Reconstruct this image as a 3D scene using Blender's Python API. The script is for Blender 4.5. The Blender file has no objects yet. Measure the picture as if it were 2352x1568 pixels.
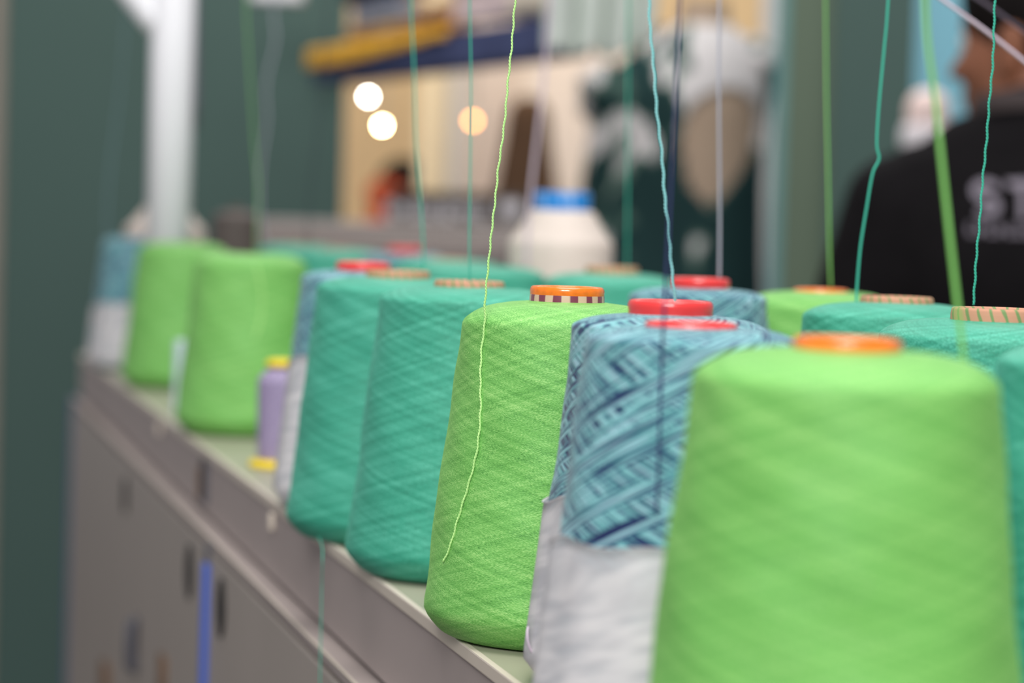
import bpy, bmesh, math, random
from math import pi, sin, cos, tan, atan2, sqrt, radians
from mathutils import Vector, Matrix
from mathutils.bvhtree import BVHTree

random.seed(7)
C = bpy.context.scene.collection
scene = bpy.context.scene

# ------------------------------------------------------------------ camera frame
FPX = 6000.0                       # focal length in pixels of the 2352 px wide frame
CAM = Vector((0, 0, 1.22))
PITCH, ROLL = radians(2.73), radians(1.8)
_f = Vector((0, cos(PITCH), -sin(PITCH)))
_r0, _u0 = Vector((1, 0, 0)), Vector((0, sin(PITCH), cos(PITCH)))
RIGHT = cos(ROLL) * _r0 + sin(ROLL) * _u0
UP = -sin(ROLL) * _r0 + cos(ROLL) * _u0
TABLE_Z = CAM.z - 0.197


def ray(px, py):
    return (_f + RIGHT * ((px - 1176) / FPX) - UP * ((py - 784) / FPX))


def at(px, py, Y):
    d = ray(px, py)
    return CAM + d * (Y / d.y)


def on_z(px, py, z):
    d = ray(px, py)
    return CAM + d * ((z - CAM.z) / d.z)


def on_plane(px, py, p, n):
    d = ray(px, py)
    return CAM + d * ((p - CAM).dot(n) / d.dot(n))


# ------------------------------------------------------------------ materials
def srgb(r, g, b):
    def f(c):
        c /= 255.0
        return c / 12.92 if c <= 0.04045 else ((c + 0.055) / 1.055) ** 2.4
    return (f(r), f(g), f(b), 1)


def new_mat(name):
    m = bpy.data.materials.new(name)
    m.use_nodes = True
    nt = m.node_tree
    return m, nt, nt.nodes['Principled BSDF']


def N(nt, t, **kw):
    n = nt.nodes.new(t)
    for k, v in kw.items():
        setattr(n, k, v)
    return n


def math_node(nt, op, a, b=None):
    n = N(nt, 'ShaderNodeMath', operation=op)
    for i, v in enumerate((a, b)):
        if v is None:
            continue
        if isinstance(v, (int, float)):
            n.inputs[i].default_value = v
        else:
            nt.links.new(v, n.inputs[i])
    return n.outputs[0]


def plain(name, col, rough=0.55, metal=0.0, var=0.06, scale=12.0, spec=0.4, bump=0.0, coat=0.0):
    m, nt, b = new_mat(name)
    tc = N(nt, 'ShaderNodeTexCoord')
    no = N(nt, 'ShaderNodeTexNoise')
    no.inputs['Scale'].default_value = scale
    no.inputs['Detail'].default_value = 4
    nt.links.new(tc.outputs['Object'], no.inputs['Vector'])
    ra = N(nt, 'ShaderNodeValToRGB')
    c = col
    ra.color_ramp.elements[0].position, ra.color_ramp.elements[1].position = 0.3, 0.7
    ra.color_ramp.elements[0].color = (c[0] * (1 - var), c[1] * (1 - var), c[2] * (1 - var), 1)
    ra.color_ramp.elements[1].color = (min(1, c[0] * (1 + var)), min(1, c[1] * (1 + var)), min(1, c[2] * (1 + var)), 1)
    nt.links.new(no.outputs['Fac'], ra.inputs['Fac'])
    nt.links.new(ra.outputs['Color'], b.inputs['Base Color'])
    b.inputs['Roughness'].default_value = rough
    b.inputs['Metallic'].default_value = metal
    b.inputs['Specular IOR Level'].default_value = spec
    b.inputs['Coat Weight'].default_value = coat
    if bump:
        bu = N(nt, 'ShaderNodeBump')
        bu.inputs['Strength'].default_value = bump
        bu.inputs['Distance'].default_value = 0.002
        nt.links.new(no.outputs['Fac'], bu.inputs['Height'])
        nt.links.new(bu.outputs['Normal'], b.inputs['Normal'])
    return m


def strand_noise(nt, u, v, ang, along, across, detail=2.0, off=0.0):
    """noise stretched along a winding direction; u, v in metres on the package surface"""
    ca, sa = cos(ang), sin(ang)
    al = math_node(nt, 'ADD', math_node(nt, 'MULTIPLY', u, ca * along), math_node(nt, 'MULTIPLY', v, sa * along))
    ac = math_node(nt, 'ADD', math_node(nt, 'MULTIPLY', u, -sa * across), math_node(nt, 'MULTIPLY', v, ca * across))
    co = N(nt, 'ShaderNodeCombineXYZ')
    nt.links.new(al, co.inputs[0])
    nt.links.new(ac, co.inputs[1])
    co.inputs[2].default_value = off
    no = N(nt, 'ShaderNodeTexNoise')
    no.inputs['Scale'].default_value = 1.0
    no.inputs['Detail'].default_value = detail
    nt.links.new(co.outputs[0], no.inputs['Vector'])
    return no.outputs['Fac']


def ramp(nt, fac, stops, interp='LINEAR'):
    r = N(nt, 'ShaderNodeValToRGB')
    r.color_ramp.interpolation = interp
    els = r.color_ramp.elements
    els[0].position, els[0].color = stops[0]
    els[1].position, els[1].color = stops[-1]
    for p, c in stops[1:-1]:
        e = els.new(p)
        e.color = c
    nt.links.new(fac, r.inputs['Fac'])
    return r.outputs['Color']


def mixf(nt, fac, a, b):
    m = N(nt, 'ShaderNodeMix', data_type='FLOAT')
    for s, v in ((0, fac), (2, a), (3, b)):
        if isinstance(v, (int, float)):
            m.inputs[s].default_value = v
        else:
            nt.links.new(v, m.inputs[s])
    return m.outputs[0]


def yarn(name, dark, mid, light, sheen=0.25):
    """one solid colour of fine yarn cross-wound on a package"""
    m, nt, b = new_mat(name)
    uv = N(nt, 'ShaderNodeUVMap')
    sp = N(nt, 'ShaderNodeSeparateXYZ')
    nt.links.new(uv.outputs[0], sp.inputs[0])
    u, v = sp.outputs[0], sp.outputs[1]
    A = radians(17)
    f1 = strand_noise(nt, u, v, A, 800, 2500, 2)
    f2 = strand_noise(nt, u, v, -A, 800, 2500, 2, 4.0)
    c1 = strand_noise(nt, u, v, A, 3.5, 400, 3, 9.0)
    c2 = strand_noise(nt, u, v, -A, 3.5, 400, 3, 14.0)
    mk = strand_noise(nt, u, v, 0, 45, 60, 2, 20.0)
    mk = math_node(nt, 'MULTIPLY', math_node(nt, 'SUBTRACT', mk, 0.42), 6.0)
    mkn = N(nt, 'ShaderNodeClamp')
    nt.links.new(mk, mkn.inputs[0])
    fine = mixf(nt, mkn.outputs[0], f1, f2)
    coarse = math_node(nt, 'ADD', math_node(nt, 'MULTIPLY', c1, 0.5), math_node(nt, 'MULTIPLY', c2, 0.5))
    coarse = math_node(nt, 'ADD', math_node(nt, 'MULTIPLY', math_node(nt, 'SUBTRACT', coarse, 0.5), 0.92), 0.5)
    tot = math_node(nt, 'ADD', math_node(nt, 'MULTIPLY', fine, 0.5), math_node(nt, 'MULTIPLY', coarse, 0.5))
    col = ramp(nt, tot, [(0.36, dark), (0.5, mid), (0.64, light)])
    nt.links.new(col, b.inputs['Base Color'])
    b.inputs['Roughness'].default_value = 0.5
    b.inputs['Specular IOR Level'].default_value = 0.5
    b.inputs['Anisotropic'].default_value = 0.75
    tg = N(nt, 'ShaderNodeTangent', direction_type='UV_MAP')
    nt.links.new(tg.outputs[0], b.inputs['Tangent'])
    b.inputs['Sheen Weight'].default_value = sheen
    b.inputs['Sheen Roughness'].default_value = 0.4
    b.inputs['Sheen Tint'].default_value = light
    bu = N(nt, 'ShaderNodeBump')
    bu.inputs['Strength'].default_value = 0.5
    bu.inputs['Distance'].default_value = 0.0006
    hgt = math_node(nt, 'ADD', math_node(nt, 'MULTIPLY', fine, 0.7), math_node(nt, 'MULTIPLY', coarse, 0.22))
    nt.links.new(hgt, bu.inputs['Height'])
    nt.links.new(bu.outputs['Normal'], b.inputs['Normal'])
    return m


def variegated(name):
    m, nt, b = new_mat(name)
    uv = N(nt, 'ShaderNodeUVMap')
    sp = N(nt, 'ShaderNodeSeparateXYZ')
    nt.links.new(uv.outputs[0], sp.inputs[0])
    u, v = sp.outputs[0], sp.outputs[1]
    A = radians(23)
    a1 = strand_noise(nt, u, v, A, 17, 620, 2.0)
    a2 = strand_noise(nt, u, v, -A, 17, 620, 2.0, 6.0)
    h1 = strand_noise(nt, u, v, A, 50, 1300, 1.5, 31.0)
    h2 = strand_noise(nt, u, v, -A, 50, 1300, 1.5, 37.0)
    mk = strand_noise(nt, u, v, A, 7, 190, 2, 11.0)
    mk = math_node(nt, 'MULTIPLY', math_node(nt, 'SUBTRACT', mk, 0.47), 14.0)
    cl = N(nt, 'ShaderNodeClamp')
    nt.links.new(mk, cl.inputs[0])
    base = mixf(nt, cl.outputs[0], a1, a2)
    fine = mixf(nt, cl.outputs[0], h1, h2)
    tot = math_node(nt, 'ADD', math_node(nt, 'MULTIPLY', base, 0.78), math_node(nt, 'MULTIPLY', fine, 0.22))
    tot = math_node(nt, 'ADD', math_node(nt, 'MULTIPLY', math_node(nt, 'SUBTRACT', tot, 0.5), 1.45), 0.49)
    col = ramp(nt, tot, [(0.37, srgb(28, 40, 84)), (0.435, srgb(46, 72, 110)), (0.475, srgb(76, 142, 148)),
                         (0.525, srgb(122, 184, 186)), (0.58, srgb(140, 190, 198)), (0.66, srgb(152, 188, 200))])
    nt.links.new(col, b.inputs['Base Color'])
    b.inputs['Roughness'].default_value = 0.7
    b.inputs['Specular IOR Level'].default_value = 0.2
    b.inputs['Sheen Weight'].default_value = 0.15
    bu = N(nt, 'ShaderNodeBump')
    bu.inputs['Strength'].default_value = 0.6
    bu.inputs['Distance'].default_value = 0.0015
    nt.links.new(tot, bu.inputs['Height'])
    nt.links.new(bu.outputs['Normal'], b.inputs['Normal'])
    return m


def striped(name, base, stripe, count, width, slant=0.0, rough=0.4, coat=0.0):
    """paper tube with stripes running up its wall (u = turns, v = metres)"""
    m, nt, b = new_mat(name)
    uv = N(nt, 'ShaderNodeUVMap')
    sp = N(nt, 'ShaderNodeSeparateXYZ')
    nt.links.new(uv.outputs[0], sp.inputs[0])
    x = math_node(nt, 'ADD', math_node(nt, 'MULTIPLY', sp.outputs[0], count / 0.345), math_node(nt, 'MULTIPLY', sp.outputs[1], slant))
    wob = strand_noise(nt, sp.outputs[0], sp.outputs[1], 0, 60, 30, 1)
    x = math_node(nt, 'ADD', x, math_node(nt, 'MULTIPLY', wob, 0.5))
    fr = math_node(nt, 'FRACT', x)
    col = ramp(nt, fr, [(0.0, stripe), (width, stripe), (width + 0.05, base), (0.95, base), (1.0, stripe)])
    nt.links.new(col, b.inputs['Base Color'])
    b.inputs['Roughness'].default_value = rough
    b.inputs['Coat Weight'].default_value = coat
    b.inputs['Coat Roughness'].default_value = 0.15
    return m


def emitter(name, col, strength):
    m, nt, b = new_mat(name)
    b.inputs['Base Color'].default_value = col
    b.inputs['Emission Color'].default_value = col
    b.inputs['Emission Strength'].default_value = strength
    return m


def sleeve_mat(name):
    """white stretch netting, thin enough for the wound yarn to show faintly through"""
    m, nt, b = new_mat(name)
    uv = N(nt, 'ShaderNodeUVMap')
    sp = N(nt, 'ShaderNodeSeparateXYZ')
    nt.links.new(uv.outputs[0], sp.inputs[0])
    n1 = strand_noise(nt, sp.outputs[0], sp.outputs[1], radians(14), 30, 160, 2)
    col = ramp(nt, n1, [(0.3, srgb(206, 204, 208)), (0.7, srgb(226, 222, 222))])
    nt.links.new(col, b.inputs['Base Color'])
    b.inputs['Roughness'].default_value = 0.6
    al = ramp(nt, n1, [(0.38, (0.74,) * 3 + (1,)), (0.6, (0.9,) * 3 + (1,))])
    nt.links.new(al, b.inputs['Alpha'])
    return m


def leaf_print(name):
    """big white leaf shapes on dark green cloth, denser towards the shoulders"""
    m, nt, b = new_mat(name)
    tc = N(nt, 'ShaderNodeTexCoord')
    mp = N(nt, 'ShaderNodeMapping')
    mp.inputs['Scale'].default_value = (1.0, 1.0, 0.6)
    mp.inputs['Rotation'].default_value = (0.3, 0.5, 0)
    nt.links.new(tc.outputs['Object'], mp.inputs['Vector'])
    no = N(nt, 'ShaderNodeTexNoise')
    no.inputs['Scale'].default_value = 10.0
    no.inputs['Detail'].default_value = 2.5
    no.inputs['Distortion'].default_value = 0.6
    nt.links.new(mp.outputs[0], no.inputs['Vector'])
    sp = N(nt, 'ShaderNodeSeparateXYZ')
    nt.links.new(tc.outputs['Object'], sp.inputs[0])
    h = N(nt, 'ShaderNodeMapRange')
    nt.links.new(sp.outputs[2], h.inputs[0])
    h.inputs[1].default_value, h.inputs[2].default_value = 1.30, 1.56
    h.inputs[3].default_value, h.inputs[4].default_value = -0.07, 0.075
    t = math_node(nt, 'ADD', no.outputs['Fac'], h.outputs[0])
    col = ramp(nt, t, [(0.0, srgb(26, 46, 48)), (0.48, srgb(30, 54, 54)), (0.52, srgb(96, 120, 108)), (0.54, srgb(196, 192, 192)), (1.0, srgb(204, 199, 200))])
    nt.links.new(col, b.inputs['Base Color'])
    b.inputs['Specular IOR Level'].default_value = 0.1
    b.inputs['Roughness'].default_value = 0.8
    return m


M = {
    'lime': yarn('lime_yarn', srgb(70, 138, 54), srgb(114, 184, 88), srgb(166, 220, 128)),
    'teal': yarn('teal_yarn', srgb(28, 114, 90), srgb(54, 158, 130), srgb(112, 208, 182)),
    'blue': variegated('variegated_blue_yarn'),
    'cream': yarn('cream_yarn', srgb(210, 194, 182), srgb(224, 209, 198), srgb(234, 222, 212), 0.1),
    'violet': yarn('violet_thread', srgb(122, 108, 146), srgb(152, 138, 172), srgb(184, 172, 198), 0.1),
    'brown': yarn('brown_yarn', srgb(58, 48, 48), srgb(84, 74, 70), srgb(110, 98, 92), 0.1),
    'sleeve': sleeve_mat('white_netting'),
    'maroon_band': striped('maroon_striped_paper', srgb(205, 172, 150), srgb(120, 52, 72), 14, 0.40, 0, 0.3, 0.6),
    'tan_band': striped('green_striped_paper', srgb(194, 140, 112), srgb(112, 138, 84), 22, 0.2, 60, 0.7),
    'orange': plain('orange_plastic', srgb(240, 118, 24), 0.25, var=0.14, scale=300, coat=0.5),
    'red': plain('red_plastic', srgb(228, 58, 58), 0.28, coat=0.4),
    'blue_cap': striped('blue_plastic', srgb(22, 130, 208), srgb(130, 172, 226), 6, 0.14, 0, 0.35),
    'yellow': plain('yellow_plastic', srgb(236, 206, 28), 0.4),
    'table': plain('beige_laminate', srgb(160, 158, 138), 0.42, var=0.03),
    'lip': plain('pale_edge_strip', srgb(206, 194, 180), 0.45, var=0.03),
    'cab': plain('taupe_painted_steel', srgb(166, 153, 149), 0.5, var=0.03, scale=6),
    'cab2': plain('grey_painted_steel', srgb(166, 156, 148), 0.45, var=0.03, scale=6),
    'groove': plain('dark_gap', srgb(70, 66, 66), 0.8),
    'blue_strip': plain('blue_plastic_strip', srgb(70, 104, 200), 0.5),
    'blue_dark': plain('dark_blue_strip', srgb(60, 80, 140), 0.5),
    'black': plain('black_rubber', srgb(22, 22, 22), 0.6),
    'bluegrey': plain('blue_grey_metal', srgb(88, 88, 96), 0.4),
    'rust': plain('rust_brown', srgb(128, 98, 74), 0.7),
    'white_metal': plain('white_powder_coat', srgb(250, 249, 253), 0.4, var=0.005),
    'bluewhite': plain('pale_blue_plastic', srgb(200, 216, 226), 0.4),
    'green_wall': plain('dark_green_panel', srgb(68, 92, 86), 0.7, var=0.03, scale=2),
    'warm_lit_wall': plain('warm_lit_green_panel', srgb(94, 110, 92), 0.7, var=0.03, scale=2),
    'beige_wall': plain('beige_panel', srgb(160, 150, 138), 0.7),
    'turq': plain('turquoise_edge', srgb(112, 158, 158), 0.6),
    'white_wall': plain('white_panel', srgb(212, 208, 206), 0.7, var=0.02, scale=2),
    'cream_wall': plain('cream_panel', srgb(238, 208, 164), 0.7, var=0.03, scale=2),
    'pale_cream': plain('pale_cream_panel', srgb(240, 222, 190), 0.7, var=0.02),
    'pinkwhite': plain('warm_white_panel', srgb(222, 208, 200), 0.7, var=0.02, scale=2),
    'greywhite': plain('grey_white_panel', srgb(190, 184, 180), 0.7, var=0.02),
    'skyblue': plain('light_blue_panel', srgb(128, 186, 204), 0.6, var=0.03, scale=2),
    'floor': plain('grey_carpet', srgb(96, 92, 90), 0.9, var=0.1, scale=60),
    'navy': plain('navy_cloth', srgb(80, 88, 126), 0.8, var=0.2, scale=20, spec=0.08),
    'navy_dark': plain('dark_navy_cloth', srgb(40, 46, 78), 0.85, var=0.2, scale=20, spec=0.08),
    'orange_cloth': plain('mustard_cloth', srgb(250, 184, 58), 0.85, var=0.12, scale=18),
    'greyblue_cloth': plain('grey_blue_cloth', srgb(158, 166, 186), 0.85, var=0.1, scale=18),
    'tan_cloth': plain('tan_cloth', srgb(160, 128, 96), 0.85, var=0.12, scale=18),
    'pink_cloth': plain('pale_pink_cloth', srgb(228, 206, 206), 0.85, var=0.06, scale=14),
    'beige_cloth': plain('beige_cloth', srgb(216, 204, 186), 0.85, var=0.06, scale=14),
    'mint_cloth': plain('mint_white_cloth', srgb(226, 234, 226), 0.85, var=0.08, scale=9),
    'brown_cloth': plain('dark_brown_cloth', srgb(84, 60, 42), 0.9, var=0.3, scale=7),
    'wood': plain('brown_board', srgb(132, 110, 94), 0.7, var=0.1),
    'mannequin': plain('tan_mannequin_linen', srgb(168, 146, 126), 0.75, var=0.03),
    'print': leaf_print('leaf_print_cloth'),
    'machine': plain('grey_machine_paint', srgb(160, 152, 148), 0.5, var=0.05),
    'machine_dark': plain('dark_machine_rail', srgb(112, 100, 98), 0.6, var=0.1),
    'machine_pale': plain('pale_machine_rail', srgb(196, 184, 178), 0.5, var=0.06, scale=40),
    'counter': plain('dark_brown_counter', srgb(74, 62, 54), 0.6, var=0.1),
    'letter': plain('white_lettering', srgb(240, 234, 240), 0.6, var=0.02),
    'skin': plain('skin', srgb(142, 90, 66), 0.55, var=0.06, scale=20),
    'skin_light': plain('light_skin', srgb(206, 160, 130), 0.55, var=0.06, scale=20),
    'lip_skin': plain('lip_colour', srgb(150, 80, 70), 0.5),
    'eye': plain('eye_white', srgb(225, 220, 215), 0.3),
    'hair': plain('black_hair', srgb(24, 20, 20), 0.6, var=0.3, scale=40, spec=0.08),
    'black_shirt': plain('black_jersey', srgb(24, 22, 24), 0.85, var=0.12, scale=30, spec=0.08),
    'collar': plain('charcoal_rib', srgb(74, 66, 66), 0.9, spec=0.08),
    'trousers': plain('dark_trousers', srgb(34, 36, 44), 0.85, spec=0.08),
    'grey_print': plain('grey_print', srgb(140, 132, 144), 0.8),
    'red_shirt': plain('rust_red_jersey', srgb(196, 84, 48), 0.85, var=0.1, scale=12),
    'shoe': plain('black_shoe', srgb(26, 26, 28), 0.5),
    'pinkhat': plain('pale_pink_knit', srgb(236, 212, 206), 0.9, var=0.04, scale=30),
    'whitehat': plain('white_knit', srgb(232, 226, 230), 0.9, var=0.03, scale=30),
    'lamp_shell': plain('white_lamp_housing', srgb(210, 206, 200), 0.4),
    'cool_bulb': emitter('cool_bulb', (1.0, 0.96, 0.84, 1), 75),
    'warm_bulb': emitter('warm_bulb', (1.0, 0.78, 0.42, 1), 120),
    'amber_bulb': emitter('amber_bulb', (1.0, 0.40, 0.09, 1), 21),
    't_lime': plain('lime_thread', srgb(192, 240, 150), 0.6),
    't_green': plain('green_thread', srgb(126, 190, 100), 0.6),
    't_teal': plain('teal_thread', srgb(60, 176, 150), 0.6),
    't_cyan': plain('pale_cyan_thread', srgb(140, 206, 206), 0.6),
    't_navy': plain('navy_thread', srgb(44, 50, 98), 0.6),
    't_grey': plain('grey_thread', srgb(170, 170, 182), 0.6),
    't_white': plain('lilac_white_thread', srgb(204, 188, 202), 0.6),
    't_dark': plain('dark_thread', srgb(44, 54, 60), 0.6),
    't_purple': plain('purple_thread', srgb(92, 82, 96), 0.6),
    't_faint': plain('blue_grey_thread', srgb(120, 150, 160), 0.6),
}


# ------------------------------------------------------------------ helpers
def obj(name, bm, mat, parent=None, smooth=True):
    me = bpy.data.meshes.new(name)
    bm.normal_update()
    bm.to_mesh(me)
    bm.free()
    if smooth:
        for p in me.polygons:
            p.use_smooth = True
    if mat is not None:
        me.materials.append(M[mat] if isinstance(mat, str) else mat)
    o = bpy.data.objects.new(name, me)
    C.objects.link(o)
    if parent is not None:
        o.parent = parent
    return o


def thing(name, label, cat, loc=(0, 0, 0), rz=0.0, group=None):
    o = bpy.data.objects.new(name, None)
    o.empty_display_size = 0.02
    C.objects.link(o)
    o.location = loc
    o.rotation_euler = (0, 0, rz)
    o['label'], o['category'] = label, cat
    if group:
        o['group'] = group
    return o


def tag(o, label, cat, group=None):
    o['label'], o['category'] = label, cat
    if group:
        o['group'] = group
    return o


def struct(name, bm, mat):
    o = obj(name, bm, mat, None, False)
    o['kind'] = 'structure'
    return o


def add_box(bm, lo, hi, bevel=0.0, mtx=None, seg=2):
    t = bmesh.new()
    bmesh.ops.create_cube(t, size=1)
    c = [(lo[i] + hi[i]) / 2 for i in range(3)]
    s = [abs(hi[i] - lo[i]) for i in range(3)]
    for v in t.verts:
        v.co = Vector((v.co.x * s[0] + c[0], v.co.y * s[1] + c[1], v.co.z * s[2] + c[2]))
    if bevel:
        bmesh.ops.bevel(t, geom=list(t.edges), offset=bevel, segments=seg, affect='EDGES', profile=0.6)
    if mtx is not None:
        t.transform(mtx)
    me = bpy.data.meshes.new('tmp')
    t.to_mesh(me)
    t.free()
    bm.from_mesh(me)
    bpy.data.meshes.remove(me)
    return bm


def box(lo, hi, bevel=0.0, mtx=None, seg=2):
    return add_box(bmesh.new(), lo, hi, bevel, mtx, seg)


def lathe(profile, segs=96, uv_r=0.0549, wob=None, closed_ends=False):
    """profile: (radius, z) from bottom to top. UV: u metres round, v metres along."""
    bm = bmesh.new()
    uvl = bm.loops.layers.uv.new('UVMap')
    rings, vs, acc = [], [], 0.0
    for i, (r, z) in enumerate(profile):
        if i:
            acc += sqrt((r - profile[i - 1][0]) ** 2 + (z - profile[i - 1][1]) ** 2)
        vs.append(acc)
        ring = []
        for k in range(segs):
            a = 2 * pi * k / segs
            dr, dz = wob(a, r, z) if wob else (0, 0)
            ring.append(bm.verts.new(((r + dr) * cos(a), (r + dr) * sin(a), z + dz)))
        rings.append(ring)
    for i in range(len(profile) - 1):
        for k in range(segs):
            k2 = (k + 1) % segs
            f = bm.faces.new((rings[i][k], rings[i][k2], rings[i + 1][k2], rings[i + 1][k]))
            us = (k, k + 1, k + 1, k)
            vv = (vs[i], vs[i], vs[i + 1], vs[i + 1])
            for lp, uu, w in zip(f.loops, us, vv):
                lp[uvl].uv = (uu / segs * 2 * pi * uv_r, w)
    if closed_ends:
        bm.faces.new(list(reversed(rings[0])))
        bm.faces.new(rings[-1])
    return bm


def smooth_profile(pts, n=4):
    """Catmull-Rom through the points"""
    out = []
    P = [pts[0]] + list(pts) + [pts[-1]]
    for i in range(1, len(P) - 2):
        p0, p1, p2, p3 = P[i - 1], P[i], P[i + 1], P[i + 2]
        for k in range(n):
            t = k / n
            out.append(tuple(0.5 * (2 * p1[j] + (p2[j] - p0[j]) * t + (2 * p0[j] - 5 * p1[j] + 4 * p2[j] - p3[j]) * t * t
                                    + (3 * p1[j] - p0[j] - 3 * p2[j] + p3[j]) * t ** 3) for j in range(len(p1))))
    out.append(tuple(pts[-1]))
    return out


def add_tube(bm, pts, r, segs=8, cap=True):
    pts = [Vector(p) for p in pts]
    rr = r if isinstance(r, (list, tuple)) else [r] * len(pts)
    rings = []
    ref = Vector((0, 1, 0))
    for i, p in enumerate(pts):
        t = (pts[min(i + 1, len(pts) - 1)] - pts[max(i - 1, 0)]).normalized()
        if abs(t.dot(ref)) > 0.95:
            ref = Vector((1, 0, 0))
        a = t.cross(ref).normalized()
        b = t.cross(a).normalized()
        rings.append([bm.verts.new(p + (a * cos(2 * pi * k / segs) + b * sin(2 * pi * k / segs)) * rr[i]) for k in range(segs)])
    for i in range(len(rings) - 1):
        for k in range(segs):
            k2 = (k + 1) % segs
            bm.faces.new((rings[i][k], rings[i][k2], rings[i + 1][k2], rings[i + 1][k]))
    if cap:
        bm.faces.new(list(reversed(rings[0])))
        bm.faces.new(rings[-1])
    return bm


def copy_tree(o, parent=None):
    c = o.copy()
    C.objects.link(c)
    c.parent = parent
    for ch in [x for x in o.children]:
        copy_tree(ch, c)
    return c


# ------------------------------------------------------------------ yarn cones
def cone_radius(z, Rt, Rb, H):
    t = (z - 0.014) / (H - 0.013 - 0.014)
    return Rb + (Rt - Rb) * max(0, min(1, t))


def body_profile(Rt, Rb, H, k=1.0):
    side = []
    n = 26
    for i in range(n + 1):
        z = 0.016 + (H - 0.012 * k - 0.016) * i / n
        side.append((cone_radius(z, Rt, Rb, H), z))
    bottom = smooth_profile([(Rb * 0.80, 0.0006), (Rb * 0.87, 0.0030), (Rb * 0.955, 0.0085), (Rb * 0.994, 0.0125)], 4)
    d = Rt / 0.049
    top = smooth_profile([(Rt - 0.0003 * d, H - 0.0104 * k), (Rt - 0.0016 * d, H - 0.0084 * k), (Rt - 0.0055 * d, H - 0.0054 * k), (Rt - 0.011 * d, H - 0.0028 * k),
                          (Rt - 0.018 * d, H - 0.0012 * k), (Rt - 0.026 * d, H - 0.0004 * k), (0.0168, H)], 4)
    return [(0.034, 0.0006)] + bottom + side + top


def cone_kind(kind, tall, rot):
    """first package of a kind at the world origin, with its parts"""
    spec = {'lime': (0.049, 0.0635, 0.158), 'teal': (0.049, 0.0635, 0.158), 'blue': (0.0412, 0.0550, 0.158)}
    Rt, Rb, H = spec[kind]
    root = bpy.data.objects.new('yarn_cone', None)
    B0 = 0.009                      # the tube stops just inside the package's underside
    root.empty_display_size = 0.02
    C.objects.link(root)
    rnd = random.Random(hash(kind) % 97)
    ph = [0.3, 1.9, 4.1, 2.7]

    def wob(a, r, z):
        k = 0.00035
        return (k * (sin(3 * a + ph[0] + z * 60) + sin(5 * a + ph[1] - z * 90) + 0.6 * sin(9 * a + z * 170 + ph[2])) if r > 0.03 else 0,
                0.0004 * sin(2 * a + ph[3]) if z > 0.13 and r > 0.02 else 0)
    obj('wound_yarn', lathe(body_profile(Rt, Rb, H, {'blue': 0.5, 'teal': 0.72}.get(kind, 1.0)), 144, wob=wob), kind, root)
    if kind == 'lime':
        tube = lathe([(0.0315, B0), (0.0178, H - 0.003), (0.0176, H + 0.0030), (0.0174, H + 0.0042)], 64)
        obj('cone_tube', tube, 'maroon_band', root)
        rim = lathe(smooth_profile([(0.01745, H + 0.0036), (0.0175, H + 0.0058), (0.0170, H + 0.0072), (0.0160, H + 0.0078),
                                    (0.0150, H + 0.0070), (0.0146, H + 0.0040), (0.0150, H - 0.010)], 4), 64)
        obj('tube_rim', rim, 'orange', root)['label'] = 'glossy orange rolled rim'
    elif kind == 'teal':
        obj('cone_tube', lathe([(0.0315, B0), (0.0196, H - 0.003), (0.0195, H + 0.0022)] +
                               smooth_profile([(0.0194, H + 0.0026), (0.0190, H + 0.0043), (0.0180, H + 0.0050), (0.0168, H + 0.0044),
                                               (0.0164, H + 0.0020), (0.0168, H - 0.010)], 4), 64), 'tan_band', root)
    else:
        obj('cone_tube', lathe([(0.0315, B0), (0.0180, H - 0.003), (0.0179, H + 0.0012)] +
                               smooth_profile([(0.0180, H + 0.0016), (0.0180, H + 0.0036), (0.0174, H + 0.0052), (0.0162, H + 0.0058),
                                               (0.0150, H + 0.0050), (0.0146, H + 0.0026), (0.0150, H - 0.010)], 4), 64), 'red', root)
        ptop = tall - 0.005
        acam = -pi / 2 - rot - 0.35

        def wob2(a, r, z):
            e = 0.0006 * (sin(6 * a) + sin(11 * a + 1.0)) + 0.0009 * max(0, sin(2 * a + 0.7))
            return (e, (0.0012 * sin(3 * a + 0.6) + 0.0012 * sin(7 * a + 2.0) + 0.0075 * cos(a - acam)) if z > ptop - 0.01 else 0)
        prof = [(cone_radius(z, Rt, Rb, H) + 0.0014 - (0.004 if z < 0.008 else 0), z) for z in
                [0.006 + (ptop - 0.006) * i / 14 for i in range(15)]]
        prof += [(prof[-1][0] + 0.0008, ptop + 0.0004), (prof[-1][0] - 0.0006, ptop - 0.0008)]
        obj('netting_sleeve', lathe(prof, 96, wob=wob2), 'sleeve', root)['label'] = 'white stretch netting sleeve'
    return root


PROTO = {}
CONES = {}


def place_cone(key, kind, px, py, Y, label, group, rot=0.0, tall=0.08, scale=(1, 1, 1), lean=0.0, sink=0.0):
    p = at(px, py, Y)
    kk = (kind, tall)
    if kk not in PROTO:
        PROTO[kk] = cone_kind(kind, tall, rot)
        o = PROTO[kk]
    else:
        o = copy_tree(PROTO[kk])
    o.location = (p.x, p.y, TABLE_Z + 0.0002)
    o.rotation_euler = (0, lean, rot)
    o.scale = scale
    for ch in o.children:
        if ch.name.startswith(('cone_tube', 'tube_rim')):
            ch.location.z = -sink
    tag(o, label, 'yarn cone', group)
    CONES[key] = (p.x, p.y, kind, scale)
    return o


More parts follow.
